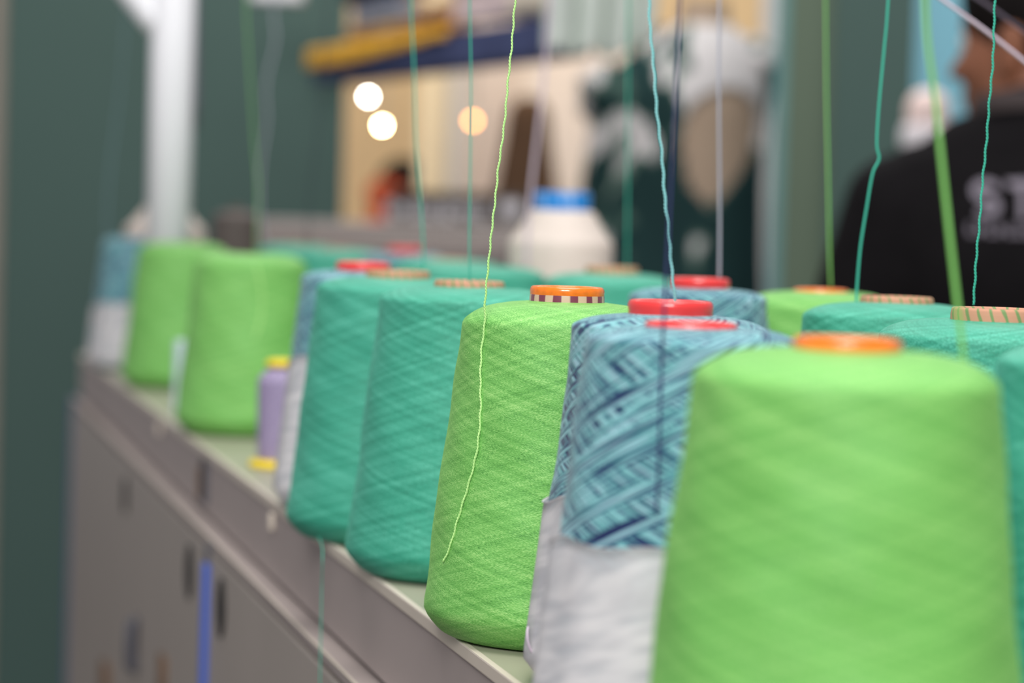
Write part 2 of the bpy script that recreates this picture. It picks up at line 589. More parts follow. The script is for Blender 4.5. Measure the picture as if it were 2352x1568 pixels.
G_L, G_T, G_B = 'lime green yarn cones on the cabinet', 'teal green yarn cones on the cabinet', 'variegated blue yarn cones with netting sleeves'
place_cone('front', 'lime', 1940, 805, 0.832, 'large out-of-focus lime green yarn cone nearest to the viewer, orange rim on its tube', G_L, 0.4, lean=0.006, sink=0.0042)
place_cone('g3', 'lime', 1302, 695, 1.225, 'sharp lime green yarn cone with a loose strand down its side, maroon striped tube', G_L, 2.2, sink=0.0008)
place_cone('l2', 'lime', 578, 577, 2.29, 'blurred lime green yarn cone standing before the violet spool, a faint strand on its side', G_L, 3.6, sink=0.0085)
place_cone('l1', 'lime', 420, 559, 2.85, 'blurred lime green yarn cone in front of the foot of the white post', G_L, 5.1, sink=0.0085)
place_cone('r1', 'lime', 1886, 660, 1.66, 'lime green yarn cone in the back row, flat orange tube rim, against the black shirt', G_L, 1.2, scale=(1, 1, 0.985), sink=0.0062)
place_cone('t1', 'teal', 914, 637, 1.58, 'teal green yarn cone at the cabinet edge hiding most of a sleeved blue cone', G_T, 0.8, sink=0.0006)
place_cone('t2', 'teal', 1078, 660, 1.43, 'teal green yarn cone standing directly left of the sharp lime cone', G_T, 2.9, sink=0.0018)
place_cone('t4', 'teal', 1405, 635, 1.90, 'teal green yarn cone right in front of the tall cream cone', G_T, 4.4, sink=0)
place_cone('r2', 'teal', 2060, 690, 1.38, 'teal green yarn cone between the back row lime cone and the sharp teal cone', G_T, 1.9, sink=0.0018)
place_cone('r3', 'teal', 2292, 727, 1.15, 'sharp teal yarn cone with pink and green striped tube behind the nearest lime cone', G_T, 0.2, sink=-0.0004, scale=(1.06, 1.06, 1.0))
place_cone('r4', 'teal', 2612, 790, 0.936, 'teal green yarn cone cut off by the right edge of the photo', G_T, 3.3)
place_cone('t5a', 'teal', 690, 559, 2.95, 'far blurred teal green yarn cone showing above the second lime cone from the left', G_T, 5.0, sink=0.004)
place_cone('t5b', 'teal', 775, 569, 2.72, 'far blurred teal green yarn cone just right of the blurred lime cones', G_T, 3.0, sink=0.004)
place_cone('t6a', 'teal', 1030, 602, 2.28, 'blurred teal green yarn cone in front of the far red capped cone', G_T, 1.0, sink=0.004)
place_cone('t6b', 'teal', 1112, 608, 2.06, 'blurred teal green yarn cone touching the left side of the tall cream cone', G_T, 2.0, sink=0.005)
place_cone('b1b', 'blue', 1540, 715, 1.10, 'mottled blue yarn cone with full red rim, squeezed behind another mottled blue cone', G_B, 2.0, tall=0.081)
place_cone('b1', 'blue', 1588, 738, 0.975, 'mottled blue yarn cone between two lime cones, white sleeve on its lower half', G_B, 0.9, tall=0.078, scale=(0.975, 0.975, 1.0), sink=0.004)
place_cone('e', 'blue', 834, 632, 1.735, 'sleeved blue yarn cone peeking out beside the violet spool behind a teal cone', G_B, 1.3, tall=0.098)
place_cone('a', 'blue', 315, 545, 3.13, 'far blurred blue yarn cone in a white sleeve at the left end of the cabinet', G_B, 4.0, tall=0.077, sink=0.006)
place_cone('b3', 'blue', 1607, 660, 1.565, 'pale blue yarn cone in the back row with tall red rim before leafy dress', G_B, 5.5, tall=0.076)
place_cone('b4', 'blue', 930, 585, 2.56, 'far blurred blue yarn cone with a faded red rim before the grey machine bed', G_B, 3.1, tall=0.075)

# tall cream cones with a sloping shoulder and a plug
def tall_cone(px, py, Y, R, H, label, cap_mat, cap_r, cap_h, group=None, base_r=None):
    p = at(px, py, Y)
    t = thing('thread_cone', label, 'thread cone', (p.x, p.y, TABLE_Z + 0.0002), 1.0, group)
    br = base_r or R * 0.97
    prof = [(0.02, 0.0005)] + smooth_profile([(br * 0.96, 0.0006), (br, 0.004), (br * 1.005, 0.02)], 3)
    zc = H - 0.030
    prof += [(br + (R - br) * i / 10, 0.024 + (zc - 0.003 - 0.024) * i / 10) for i in range(11)]
    ct = cap_r * 1.12
    prof += smooth_profile([(R * 0.997, zc), (R * 0.975, zc + 0.003), (R + (ct - R) * 0.35, zc + 0.0100), (R + (ct - R) * 0.7, zc + 0.0205), (ct, H - 0.001), (cap_r * 0.9, H)], 4)
    obj('wound_yarn', lathe(prof, 96), 'cream', t)
    if cap_h > 0:
        cp = [(cap_r * 0.95, H - 0.02), (cap_r, H - 0.001), (cap_r, H + cap_h * 0.85), (cap_r * 0.96, H + cap_h), (cap_r * 0.7, H + cap_h),
              (cap_r * 0.66, H + cap_h - 0.003), (cap_r * 0.66, H - 0.01)]
        obj('tube_cap', lathe(cp, 64), cap_mat, t)
    return t


tall_cone(1291, 480, 2.33, 0.0468, 0.2038, 'tall cream thread cone with a blue cap above the teal cones', 'blue_cap', 0.0252, 0.0165)
tall_cone(380, 485, 3.30, 0.0500, 0.1965, 'far cream thread cone half hidden behind the white post', 'cream', 0.022, 0.0)
p = at(543, 480, 3.13)
t = thing('thread_cone', 'small dark brown thread cone behind the blurred lime cones', 'thread cone', (p.x, p.y, TABLE_Z + 0.0002))
obj('wound_yarn', lathe([(0.015, 0.0005)] + smooth_profile([(0.029, 0.001), (0.032, 0.006), (0.0305, 0.10), (0.0285, 0.178), (0.027, 0.187), (0.02, 0.192), (0.011, 0.193)], 5), 64), 'brown', t)
obj('cone_tube', lathe([(0.010, 0.0005), (0.010, 0.198), (0.0085, 0.199), (0.008, 0.196), (0.008, 0.15)], 48), 'counter', t)

# violet sewing spool
p = on_z(628, 1077, TABLE_Z)
t = thing('thread_spool', 'small violet thread spool with yellow flanges on the cabinet edge', 'thread spool', (p.x + 0.002, p.y + 0.016, TABLE_Z + 0.0002))
obj('wound_thread', lathe(smooth_profile([(0.008, 0.0058), (0.0150, 0.0062), (0.0160, 0.010), (0.0168, 0.040), (0.0172, 0.0640), (0.0164, 0.0676), (0.0120, 0.0730), (0.0075, 0.0775)], 5), 64), 'violet', t)
obj('base_flange', lathe([(0.006, 0.0004), (0.0222, 0.0004), (0.0226, 0.0020), (0.0210, 0.0052), (0.0150, 0.0060), (0.008, 0.0062)], 64), 'yellow', t)
obj('top_flange', lathe([(0.006, 0.0770), (0.0110, 0.0772), (0.0114, 0.0790), (0.0100, 0.0820), (0.006, 0.0826), (0.004, 0.0826), (0.004, 0.0700)], 48), 'yellow', t)

# short pale peg standing between the blurred lime cones
p = on_z(413, 945, TABLE_Z)
bm = bmesh.new()
o = obj('plastic_peg', lathe(smooth_profile([(0.001, 0.0004), (0.0066, 0.0006), (0.0068, 0.004), (0.0064, 0.030), (0.0064, 0.0640), (0.0052, 0.0680), (0.0010, 0.0692)], 4), 32), 'bluewhite')
o.location = (p.x, p.y, TABLE_Z)
tag(o, 'short pale blue-white peg standing between the two blurred lime cones', 'peg')
bm.free()

# ------------------------------------------------------------------ cabinet under the cones
A0, A1 = on_z(184, 812, TABLE_Z), on_z(1180, 1566, TABLE_Z)
ed = (A0 - A1)
LEN = ed.length
ed.normalize()
ang = atan2(ed.y, ed.x)
OUT = Vector((-ed.y, ed.x, 0))               # horizontal, out of the cabinet's front (towards picture left)
cab = thing('storage_cabinet', 'long grey steel cabinet with a beige top carrying the yarn cones', 'cabinet', (A1.x, A1.y, 0), ang)
cinv = Matrix.Translation((A1.x, A1.y, 0)) @ Matrix.Rotation(ang, 4, 'Z')
cinv = cinv.inverted()
NEAR, DEPTH, LEDGE = -0.75, 0.46, 0.0115


def on_front(px, py, off):
    q = on_plane(px, py, A1 + OUT * off, OUT)
    return cinv @ q


tz = TABLE_Z
obj('table_top', box((NEAR, -DEPTH, tz - 0.006), (LEN, -0.0022, tz), 0.0008), 'table', cab, False)
obj('edge_strip', box((NEAR, -0.0030, tz - 0.0065), (LEN, 0.0006, tz + 0.0003), 0.0008), 'lip', cab, False)
obj('apron', box((NEAR, -DEPTH + 0.004, tz - 0.0525), (LEN - 0.002, -0.001, tz - 0.0062), 0.0006), 'cab', cab, False)
obj('shadow_gap', box((NEAR, -DEPTH + 0.006, tz - 0.0562), (LEN - 0.003, -0.0035, tz - 0.0522)), 'groove', cab, False)
obj('ledge', box((NEAR, -DEPTH + 0.004, tz - 0.0625), (LEN - 0.03, LEDGE, tz - 0.0556), 0.0008), 'cab', cab, False)
obj('ledge_highlight', box((NEAR, LEDGE - 0.001, tz - 0.0566), (LEN - 0.03, LEDGE + 0.0007, tz - 0.0553), 0.0004), 'lip', cab, False)  # pale strip painting the highlight along the ledge's outer edge
# door panels divided at the blue strip
xd = on_front(476, 1330, LEDGE).x
xl = LEN - 0.014
panels = [(xd + 0.006, xl - 0.03), (xd - 0.95, xd - 0.012), (NEAR, xd - 0.97)]
obj('carcass', box((NEAR, -DEPTH + 0.01, 0.002), (LEN - 0.02, LEDGE - 0.012, tz - 0.0625)), 'cab2', cab, False)
for (x0, x1), holes in zip(panels, ([(437, 1312), (290, 1137)], [(510, 1395)], [])):
    d = obj('door', box((x0, LEDGE - 0.012, 0.06), (x1, LEDGE, tz - 0.0655), 0.0015), 'cab2', cab, False)
    for hx, hy in holes:
        q = on_front(hx, hy, LEDGE)
        big = 0.015 if hx > 400 else 0.0125
        ring = lathe([(big * 1.25, 0.0), (big * 1.3, 0.0018), (big * 1.05, 0.0024), (big, 0.0012), (big * 0.9, 0.0004), (0.0005, 0.0003)], 40)
        ring.transform(Matrix.Translation((q.x, LEDGE, q.z)) @ Matrix.Rotation(-pi / 2, 4, 'X') @ Matrix.Diagonal((1, 1.15, 1, 1)))
        obj('lock', ring, 'black', d)['label'] = 'round black lock'
    if x1 == xl - 0.03:
        q = on_front(318, 1425, LEDGE)
        q2 = on_front(312, 1530, LEDGE)
        q2.x = q.x
        hb = bmesh.new()
        add_tube(hb, [(q.x, LEDGE, q.z), (q.x, LEDGE + 0.006, q.z - 0.002), (q.x, LEDGE + 0.007, (q.z + q2.z) / 2), (q.x, LEDGE + 0.006, q2.z + 0.002), (q.x, LEDGE, q2.z)], 0.006, 12)
        obj('handle', hb, 'bluegrey', d)['label'] = 'blue grey pull handle'
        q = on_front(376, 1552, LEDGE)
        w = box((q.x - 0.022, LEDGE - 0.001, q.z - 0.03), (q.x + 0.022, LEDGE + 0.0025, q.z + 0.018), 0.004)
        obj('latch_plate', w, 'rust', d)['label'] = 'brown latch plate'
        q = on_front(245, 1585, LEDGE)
        w = box((q.x - 0.03, LEDGE - 0.001, q.z - 0.05), (q.x + 0.03, LEDGE + 0.002, q.z + 0.03), 0.006)  # thin brown plate that paints an orange-brown reflection on the door
        obj('painted_reflection', w, 'rust', d)['label'] = 'brown painted reflection'
zt = on_front(476, 1290, LEDGE).z
obj('divider_strip', box((xd - 0.011, LEDGE - 0.012, 0.04), (xd + 0.005, LEDGE + 0.004, zt), 0.002), 'blue_strip', cab, False)['label'] = 'bright blue vertical strip'
obj('divider_cap', box((xd - 0.011, LEDGE - 0.012, zt), (xd + 0.005, LEDGE + 0.002, tz - 0.0625), 0.002), 'bluegrey', cab, False)
obj('corner_post', box((xl - 0.028, LEDGE - 0.012, 0.0), (xl + 0.004, LEDGE + 0.001, tz - 0.0555), 0.002), 'blue_dark', cab, False)['label'] = 'dark blue corner post'
# apron joint with a brown and a blue side, and two small pale ticks
q = on_front(468, 1098, 0)
obj('apron_joint', box((q.x - 0.013, -0.002, tz - 0.044), (q.x + 0.014, 0.0012, tz - 0.010)), 'black', cab, False)
obj('joint_clip', box((q.x + 0.014, -0.002, tz - 0.043), (q.x + 0.028, 0.0020, tz - 0.018)), 'rust', cab, False)
obj('joint_edge', box((q.x - 0.023, -0.002, tz - 0.044), (q.x - 0.013, 0.0016, tz - 0.010)), 'bluegrey', cab, False)
for cx, cy in ((627, 1198), (368, 985)):
    q = on_front(cx, cy, 0)
    obj('pale_tick', box((q.x - 0.004, -0.001, q.z - 0.006), (q.x + 0.004, 0.003, q.z + 0.006), 0.0015), 'lip', cab)
for sx in (NEAR + 0.05, LEN - 0.06):
    for sy in (-0.03, -DEPTH + 0.06):
        obj('foot', box((sx - 0.02, sy - 0.02, 0.0), (sx + 0.02, sy + 0.02, 0.01)), 'black', cab, False)

# ------------------------------------------------------------------ white post with a brace plate
p = at(392, 300, 3.02)
post = thing('support_post', 'white vertical post with a slanted brace rising behind the lime cones', 'post', (p.x, p.y, TABLE_Z))
obj('pole', lathe([(0.0254, 0.004), (0.0254, 0.75)], 48, closed_ends=True), 'white_metal', post)
obj('base_plate', lathe([(0.032, 0.0003), (0.032, 0.004), (0.029, 0.005)], 48, closed_ends=True), 'white_metal', post)
b1, b2 = at(352, 40, 3.02) - post.location, at(225, -120, 3.02) - post.location
bm = bmesh.new()
add_tube(bm, [b1 + (b1 - b2) * 0.12, b1, b2, b2 + (b2 - b1) * 1.2], 0.017, 24)
obj('brace', bm, 'white_metal', post)
bm = bmesh.new()
gs = at(452, 0, 3.02) - post.location
gm = at(451, 230, 3.02) - post.location
ge = at(449, 300, 3.02) - post.location
add_tube(bm, [gs + Vector((0, 0, 0.2)), gs, gm, ge], [0.003, 0.003, 0.004, 0.0015], 12)
obj('cable', bm, 'bluegrey', post)['label'] = 'thin grey cable along the post'

# ------------------------------------------------------------------ threads
def smooth_path(pts, n=8):
    return [Vector(p) for p in smooth_profile([tuple(p) for p in pts], n)]


def make_thread(label, mat, pts3, r, twist=False, group='loose yarn strands running up to the overhead guides'):
    path = smooth_path(pts3, 10)
    bm = bmesh.new()
    if twist:
        # resample and wind two plies round each other
        dens, acc = [], [0]
        for i in range(1, len(path)):
            acc.append(acc[-1] + (path[i] - path[i - 1]).length)
        n = int(acc[-1] / 0.0006)
        j = 0
        for i in range(n + 1):
            s = acc[-1] * i / n
            while j < len(acc) - 2 and acc[j + 1] < s:
                j += 1
            t = (s - acc[j]) / max(1e-9, acc[j + 1] - acc[j])
            dens.append(path[j].lerp(path[j + 1], t))
        rnd = random.Random(len(label))
        w = [0.0, 0.0]
        for k in (0, 1):
            pl = []
            for i, q in enumerate(dens):
                a = 2 * pi * i * 0.0006 / 0.0031 + k * pi
                jx = 0.00020 * sin(i * 0.37) + 0.00012 * sin(i * 0.113 + 1)
                pl.append(q + Vector((r * 0.55 * cos(a) + jx, r * 0.55 * sin(a), 0)))
            add_tube(bm, pl, r * 0.62, 6)
    else:
        add_tube(bm, path, r, 8)
    o = obj('yarn_strand', bm, mat)
    return tag(o, label, 'thread', group)


def px_path(pts, Y):
    """pts: (px, py) or (px, py, Y)"""
    return [at(q[0], q[1], q[2] if len(q) > 2 else Y) for q in pts]


def hug(key, px, py, lift=0.0009):
    x, y, kind, sc = CONES[key]
    Rt, Rb, H = {'lime': (0.049, 0.0635, 0.158), 'teal': (0.049, 0.0635, 0.158), 'blue': (0.0412, 0.0550, 0.158)}[kind]
    d = ray(px, py)
    d = d / d.y
    Y = y - 0.09
    while Y < y + 0.02:
        q = CAM + d * Y
        z = q.z - TABLE_Z
        if z < H - 0.006 and (Vector((q.x - x, q.y - y))).length < cone_radius(z, Rt, Rb, H) * sc[0] + lift:
            return q
        Y += 0.0004
    return CAM + d * (y - 0.04)


S = 'strand'
lp = [hug('g3', *q) for q in ((1113, 745), (1106, 800), (1104, 880), (1103, 950), (1096, 1035), (1072, 1125), (1050, 1200), (1034, 1252), (1018, 1290))]
up_Y = lp[0].y
make_thread('bright lime strand in sharp focus running down the side of the sharp lime cone', 't_lime',
            px_path([(1212, -420, up_Y), (1198, -160, up_Y), (1184, 0, up_Y), (1168, 180, up_Y), (1153, 330, up_Y), (1143, 400, up_Y), (1131, 520, up_Y), (1120, 620, up_Y), (1115, 690, up_Y)], up_Y) + lp, 0.00052, True)
make_thread('pale cyan strand rising from the red rim of a blue cone', 't_cyan',
            px_path([(1480, -400), (1490, 0), (1497, 100), (1508, 240), (1521, 370), (1530, 480), (1541, 590), (1550, 690), (1551, 712)], 1.10), 0.00064, True)
make_thread('faint pale strand lying on the side of the blurred lime cone by the violet spool', 't_lime',
            [hug('l2', *q) for q in ((588, 606), (599, 650), (603, 690), (598, 735), (586, 775))], 0.0006)
lp = [hug('b1', *q) for q in ((1521, 800), (1517, 920), (1513, 1060), (1507, 1180))]
make_thread('blurred navy strand hanging in front of the mottled blue cone', 't_navy',
            px_path([(1575, -400), (1562, 0), (1553, 200), (1540, 450), (1530, 640), (1524, 745)], 0.932) + lp, 0.0005)
make_thread('grey strand rising from the pale blue cone in the back row', 't_grey', px_path([(1651, -400), (1652, 0), (1651, 200), (1653, 480), (1652, 640)], 1.56), 0.0008)
make_thread('light green strand rising from the back row lime cone', 't_green', px_path([(1890, -400), (1896, 0), (1898, 200), (1902, 400), (1905, 560), (1908, 662)], 1.66), 0.0007)
make_thread('kinked teal strand left of the black shirt', 't_teal', px_path([(2062, -400), (2040, 0), (2031, 110), (2019, 240), (2014, 330), (2019, 365), (2004, 400), (1990, 480), (1976, 570), (1968, 664), (1967, 692)], 1.40), 0.0007)
fx, fy, _k, _s = CONES['front']
make_thread('thick blurred light green strand passing close to the viewer on the right', 't_green',
            px_path([(2105, -420), (2122, -60), (2130, 90), (2147, 220), (2166, 400), (2180, 530), (2197, 680), (2210, 790), (2216, 842)], 0.862), 0.0009)
make_thread('sharp teal strand rising from the sharp teal cone at right', 't_teal', px_path([(2292, -400), (2285, 0), (2280, 140), (2264, 340), (2252, 480), (2241, 620), (2235, 700)], 1.14), 0.00052, True)
make_thread('thin teal strand left of the sharp lime strand', 't_teal', px_path([(1076, -400), (1079, 0), (1082, 200), (1080, 400), (1078, 560), (1080, 656)], 1.43), 0.00045)
make_thread('teal strand in front of the navy shelf edge, above a teal cone', 't_teal', px_path([(936, -400), (944, 0), (951, 160), (955, 320), (964, 440), (972, 560), (972, 640)], 1.60), 0.0006)
make_thread('faint green strand on the dark green wall', 't_green', px_path([(552, -400), (565, 0), (573, 150), (584, 330), (592, 430), (588, 581)], 2.29), 0.0005)
make_thread('wavy grey strand on the dark green wall right of the white post', 't_grey', px_path([(626, -400), (628, 0), (633, 90), (612, 190), (613, 280), (599, 380), (597, 480), (608, 562)], 2.945), 0.0011)
make_thread('faint blue-grey strand on the dark green wall left of the white post', 't_faint', px_path([(300, -400), (290, 0), (276, 200), (252, 400), (246, 530), (270, 548)], 3.13), 0.0007)
make_thread('faint dark strand in front of the dark green wall', 't_dark', px_path([(770, -400), (752, 0), (735, 250), (712, 450), (706, 575)], 2.74), 0.0008)
make_thread('pale strand slanting down to the tall cream cone', 't_white', px_path([(1290, -400), (1264, 0), (1252, 150), (1238, 280), (1222, 420), (1213, 520), (1210, 612)], 2.2), 0.0014)
make_thread('dull green strand against the dark dress, rising from the teal cone behind', 't_teal', px_path([(1444, -400), (1443, 0), (1442, 300), (1441, 500), (1440, 630)], 1.90), 0.0006)
make_thread('lilac white strand slanting across the upper right corner', 't_white', px_path([(1900, -190), (2080, -60), (2165, 0), (2260, 68), (2352, 140), (2560, 310)], 1.55), 0.0011, group='slanting strands at upper right')
make_thread('faint purple strand across the black hair', 't_purple', px_path([(2100, -85), (2235, -10), (2352, 72), (2560, 220)], 1.75), 0.0011, group='slanting strands at upper right')
q0 = on_z(733, 1228, TABLE_Z)
make_thread('thin teal strand hanging down the cabinet front', 't_teal',
            [q0 + Vector((0.022, 0.0, 0.001)), q0 + OUT * 0.0005 + Vector((0.001, 0, 0.0015))] + [on_plane(x_, y_, A1 + OUT * 0.0175, OUT) for x_, y_ in ((741, 1262), (739, 1350), (737, 1460), (735, 1570), (733, 1720))], 0.00035, group='yarn ends hanging loose')
x, y, _k, _s = CONES['b1b']
make_thread('short curled cream yarn end at the foot of the white sleeve', 't_white',
            [at(1238, 1512, 1.088), at(1222, 1498, 1.085), at(1213, 1475, 1.084), at(1211, 1452, 1.085), at(1213, 1440, 1.088)], 0.0005, group='yarn ends hanging loose')

# ------------------------------------------------------------------ setting
struct('floor', box((-6, -2, -0.05), (6, 12, 0)), 'floor')


def panel(name, x0, x1, Y, mat, top=2.9, th=0.05, y=500, bottom=0.0):
    a, b = at(x0, y, Y), at(x1, y, Y)
    return struct(name, box((a.x, Y, bottom), (b.x, Y + th, top)), mat)


panel('wall_left', 4, 782, 5.6, 'green_wall')
panel('trim_1', -30, 3, 5.62, 'beige_wall')
panel('wall_far_left', -420, -32, 5.9, 'green_wall')
panel('wall_right', 1900, 2088, 5.2, 'green_wall')
panel('wall_right_end', 1797, 1899, 5.22, 'warm_lit_wall')  # olive colour paints the warm light on this end of the green wall
panel('trim_2', 1772, 1796, 5.24, 'turq')
panel('wall_partition', 1736, 1772, 6.6, 'white_wall')
panel('wall_back_blue', 2040, 4600, 6.4, 'skyblue')
panel('wall_back', 640, 2000, 9.6, 'cream_wall')
# booth partitions behind the grey machine
panel('wall_booth', 1188, 1480, 8.2, 'pinkwhite', top=1.83)
panel('wall_booth_cream', 955, 1020, 8.1, 'pale_cream', top=2.2)
panel('wall_booth_post', 1022, 1064, 8.0, 'greywhite', top=2.2)
panel('wall_booth_strip', 1066, 1180, 8.6, 'pinkwhite', top=2.2)

# counter with blurred lettering
a, b = at(884, 505, 6.0), at(1215, 505, 6.0)
ctr = thing('display_counter', 'low dark brown display counter with a row of white lettering, behind the grey machine', 'counter', (a.x, 6.0, 0))
W = b.x - a.x
zc = at(1000, 452, 6.0).z
obj('counter_front', box((0, 0, 0), (W, 0.03, zc), 0.003), 'counter', ctr, False)
obj('counter_top', box((-0.01, -0.01, zc), (W + 0.01, 0.4, zc + 0.012), 0.003), 'counter', ctr, False)
obj('counter_side', box((0, 0.03, 0), (0.03, 0.39, zc)), 'counter', ctr, False)
obj('counter_side', box((W - 0.03, 0.03, 0), (W, 0.39, zc)), 'counter', ctr, False)
lt = bmesh.new()
rnd = random.Random(3)
x = at(888, 480, 6).x - a.x
while x < at(1118, 480, 6).x - a.x:
    w = rnd.uniform(0.014, 0.020)
    z0, z1 = at(1000, 503, 6).z, at(1000, 468, 6).z
    add_box(lt, (x, -0.003, z0), (x + 0.008, 0.0, z1))
    zz = rnd.choice([z0, (z0 + z1) / 2 - 0.003, z1 - 0.006])
    add_box(lt, (x, -0.003, zz), (x + w, 0.0, zz + 0.011))
    if rnd.random() < 0.6:
        add_box(lt, (x + w - 0.006, -0.003, z0), (x + w, 0.0, z1))
    x += w + 0.004
obj('lettering', lt, 'letter', ctr, False)['label'] = 'row of small white lettering'
em = lathe([(0.0005, 0), (0.026, 0), (0.028, 0.002), (0.026, 0.004), (0.0005, 0.004)], 40)
q = at(1172, 477, 6)
em.transform(Matrix.Translation((q.x - a.x, 0, q.z)) @ Matrix.Rotation(pi / 2, 4, 'X'))
obj('emblem', em, 'letter', ctr)['label'] = 'round white emblem'

# grey knitting machine bed
a, b = at(590, 512, 4.3), at(1330, 530, 4.3)
mach = thing('machine_bed', 'long grey machine bed with needle rails behind the yarn cabinet', 'machine', (a.x, 4.3, 0))
W, zt = b.x - a.x, at(900, 512, 4.3).z
obj('rear_housing', box((0, 0.02, zt - 0.03), (W, 0.30, zt), 0.004), 'machine', mach, False)
obj('needle_bed', box((0.005, -0.02, zt - 0.046), (W - 0.005, 0.02, zt - 0.020), 0.003), 'machine_pale', mach, False)
nd = bmesh.new()
n = 70
for i in range(n):
    xx = 0.01 + (W - 0.02) * i / (n - 1)
    add_box(nd, (xx - 0.0014, -0.030, zt - 0.032), (xx + 0.0014, 0.0, zt - 0.018))
obj('needle_row', nd, 'machine_dark', mach, False)['kind'] = 'stuff'
obj('front_rail', box((0, -0.06, zt - 0.062), (W, -0.02, zt - 0.046), 0.004), 'machine_dark', mach, False)
obj('front_panel', box((0, -0.05, zt - 0.26), (W, 0.28, zt - 0.060), 0.004), 'machine', mach, False)
for sx in (0.03, W - 0.07):
    obj('leg', box((sx, 0.0, 0), (sx + 0.04, 0.22, zt - 0.26), 0.004), 'machine', mach, False)

# navy shelf in perspective, mustard cloth over its left part
sl, sr = at(716, 190, 5.45), at(1248, 126, 4.28)
zb = (sl.z + sr.z) / 2
sd = Vector((sr.x - sl.x, sr.y - sl.y, 0))
SL = sd.length
sang = atan2(sd.y, sd.x)
shelf = thing('display_shelf', 'navy blue hanging shelf running back along the booth opening', 'shelf', (sl.x, sl.y, zb), sang)
obj('shelf_board', box((0, 0, 0), (SL, 0.085, 0.061), 0.005), 'navy', shelf, False)
for sx in (0.05, SL - 0.05):
    bm = bmesh.new()
    add_tube(bm, [(sx, 0.078, 0.05), (sx, 0.078, 1.4)], 0.006, 12)
    obj('hanger_rod', bm, 'navy_dark', shelf)
smx = shelf.matrix_basis


def on_shelf(s, d, h):
    return Matrix.Translation((sl.x, sl.y, zb)) @ Matrix.Rotation(sang, 4, 'Z') @ Vector((s, d, h))


def cloth_stack(s0, s1, d0, d1, h0, h1, mat, name, label, cat, seed=0, group=None):
    """soft folded cloth: a bevelled slab with rumpled faces"""
    bm = bmesh.new()
    add_box(bm, (0, d0, 0), (s1 - s0, d1, h1 - h0), min(0.02, (h1 - h0) * 0.4), seg=4)
    bmesh.ops.subdivide_edges(bm, edges=list(bm.edges), cuts=2, use_grid_fill=True)
    rr = random.Random(seed)
    a, b, c = rr.random() * 6, rr.random() * 6, rr.random() * 6
    for v in bm.verts:
        k = 0.006 * sin(v.co.x * 40 + a) + 0.005 * sin(v.co.x * 71 + v.co.y * 30 + b)
        if v.co.z > 0.002:
            v.co.z += k * 0.7
        v.co.y += 0.004 * sin(v.co.z * 90 + c)
    o = obj(name, bm, mat)
    o.location = on_shelf(s0, 0, h0)
    o.rotation_euler = (0, 0, sang)
    return tag(o, label, cat, group)


# mustard cloth draped over the shelf front
bm = bmesh.new()
nx, ny = 40, 12
g = []
for i in range(nx + 1):
    s = -0.012 + (SL * 0.66) * i / nx
    drop = 0.036 - 0.024 * max(0, (i / nx - 0.35)) / 0.65
    row = []
    for j in range(ny + 1):
        t = j / ny
        if t < 0.4:
            d, h = 0.07 * (1 - t / 0.4) - 0.006, 0.0665
        else:
            d, h = -0.008 - 0.003 * sin(s * 60), 0.0655 - drop * (t - 0.4) / 0.6
        row.append(bm.verts.new((s, d, h + 0.0012 * sin(s * 45 + j))))
    g.append(row)
for i in range(nx):
    for j in range(ny):
        bm.faces.new((g[i][j], g[i + 1][j], g[i + 1][j + 1], g[i][j + 1]))
o = obj('folded_cloth', bm, 'orange_cloth')
sm = o.modifiers.new('thick', 'SOLIDIFY')
sm.thickness = 0.004
o.location, o.rotation_euler = (sl.x, sl.y, zb), (0, 0, sang)
tag(o, 'mustard orange cloth draped over the front edge of the navy shelf', 'cloth')
G_F = 'folded textiles on the navy shelf'
def px_s(px):
    # distance along the shelf front below a picture column
    d = ray(px, 120)
    n = Vector((-sd.y, sd.x, 0))
    q = CAM + d * ((sl - CAM).dot(n) / d.dot(n))
    return (q - sl).dot(sd) / SL


for (p0, p1, h0, h1, mt, lb, sdn) in (
        (780, 925, 0.0775, 0.100, 'tan_cloth', 'tan brown folded textile on the mustard cloth', 1),
        (790, 915, 0.108, 0.140, 'greyblue_cloth', 'grey blue folded textile above the tan one', 2),
        (770, 930, 0.148, 0.215, 'navy_dark', 'dark navy folded textile on top of the pile', 3),
        (935, 1010, 0.0775, 0.125, 'tan_cloth', 'small tan folded textile between the pile and the pink one', 4),
        (1018, 1140, 0.0775, 0.150, 'pink_cloth', 'pale pink folded textile on the navy shelf', 5),
        (1147, 1240, 0.0680, 0.140, 'beige_cloth', 'beige folded textile at the near end of the navy shelf', 6)):
    cloth_stack(px_s(p0), px_s(p1), 0.010, 0.060, h0, h1, mt, 'folded_garment', lb, 'folded textile', sdn, G_F)

# mint white draped garment hanging right of the shelf
bm = bmesh.new()
a, b = at(1258, 0, 4.16), at(1505, 0, 4.16)
zt, z0 = at(1380, -260, 4.16).z, at(1380, 124, 4.16).z
nx, nz = 60, 24
g = []
for i in range(nx + 1):
    u = i / nx
    row = []
    for j in range(nz + 1):
        w = j / nz
        x = a.x + (b.x - a.x) * u
        zlow = z0 + 0.012 * (u - 0.35) ** 2 + 0.006 * sin(u * 19) + (0.02 if u > 0.86 else 0)
        yy = 4.16 + 0.016 * sin(u * 24 + w * 1.5) + 0.010 * sin(u * 43 + 1 + w * 3)
        row.append(bm.verts.new((x, yy, zt + (zlow - zt) * w)))
    g.append(row)
for i in range(nx):
    for j in range(nz):
        bm.faces.new((g[i][j], g[i + 1][j], g[i + 1][j + 1], g[i][j + 1]))
o = obj('hanging_garment', bm, 'mint_cloth')
o.modifiers.new('thick', 'SOLIDIFY').thickness = 0.004
tag(o, 'mint white draped garment hanging at the top centre', 'garment')
bm = bmesh.new()
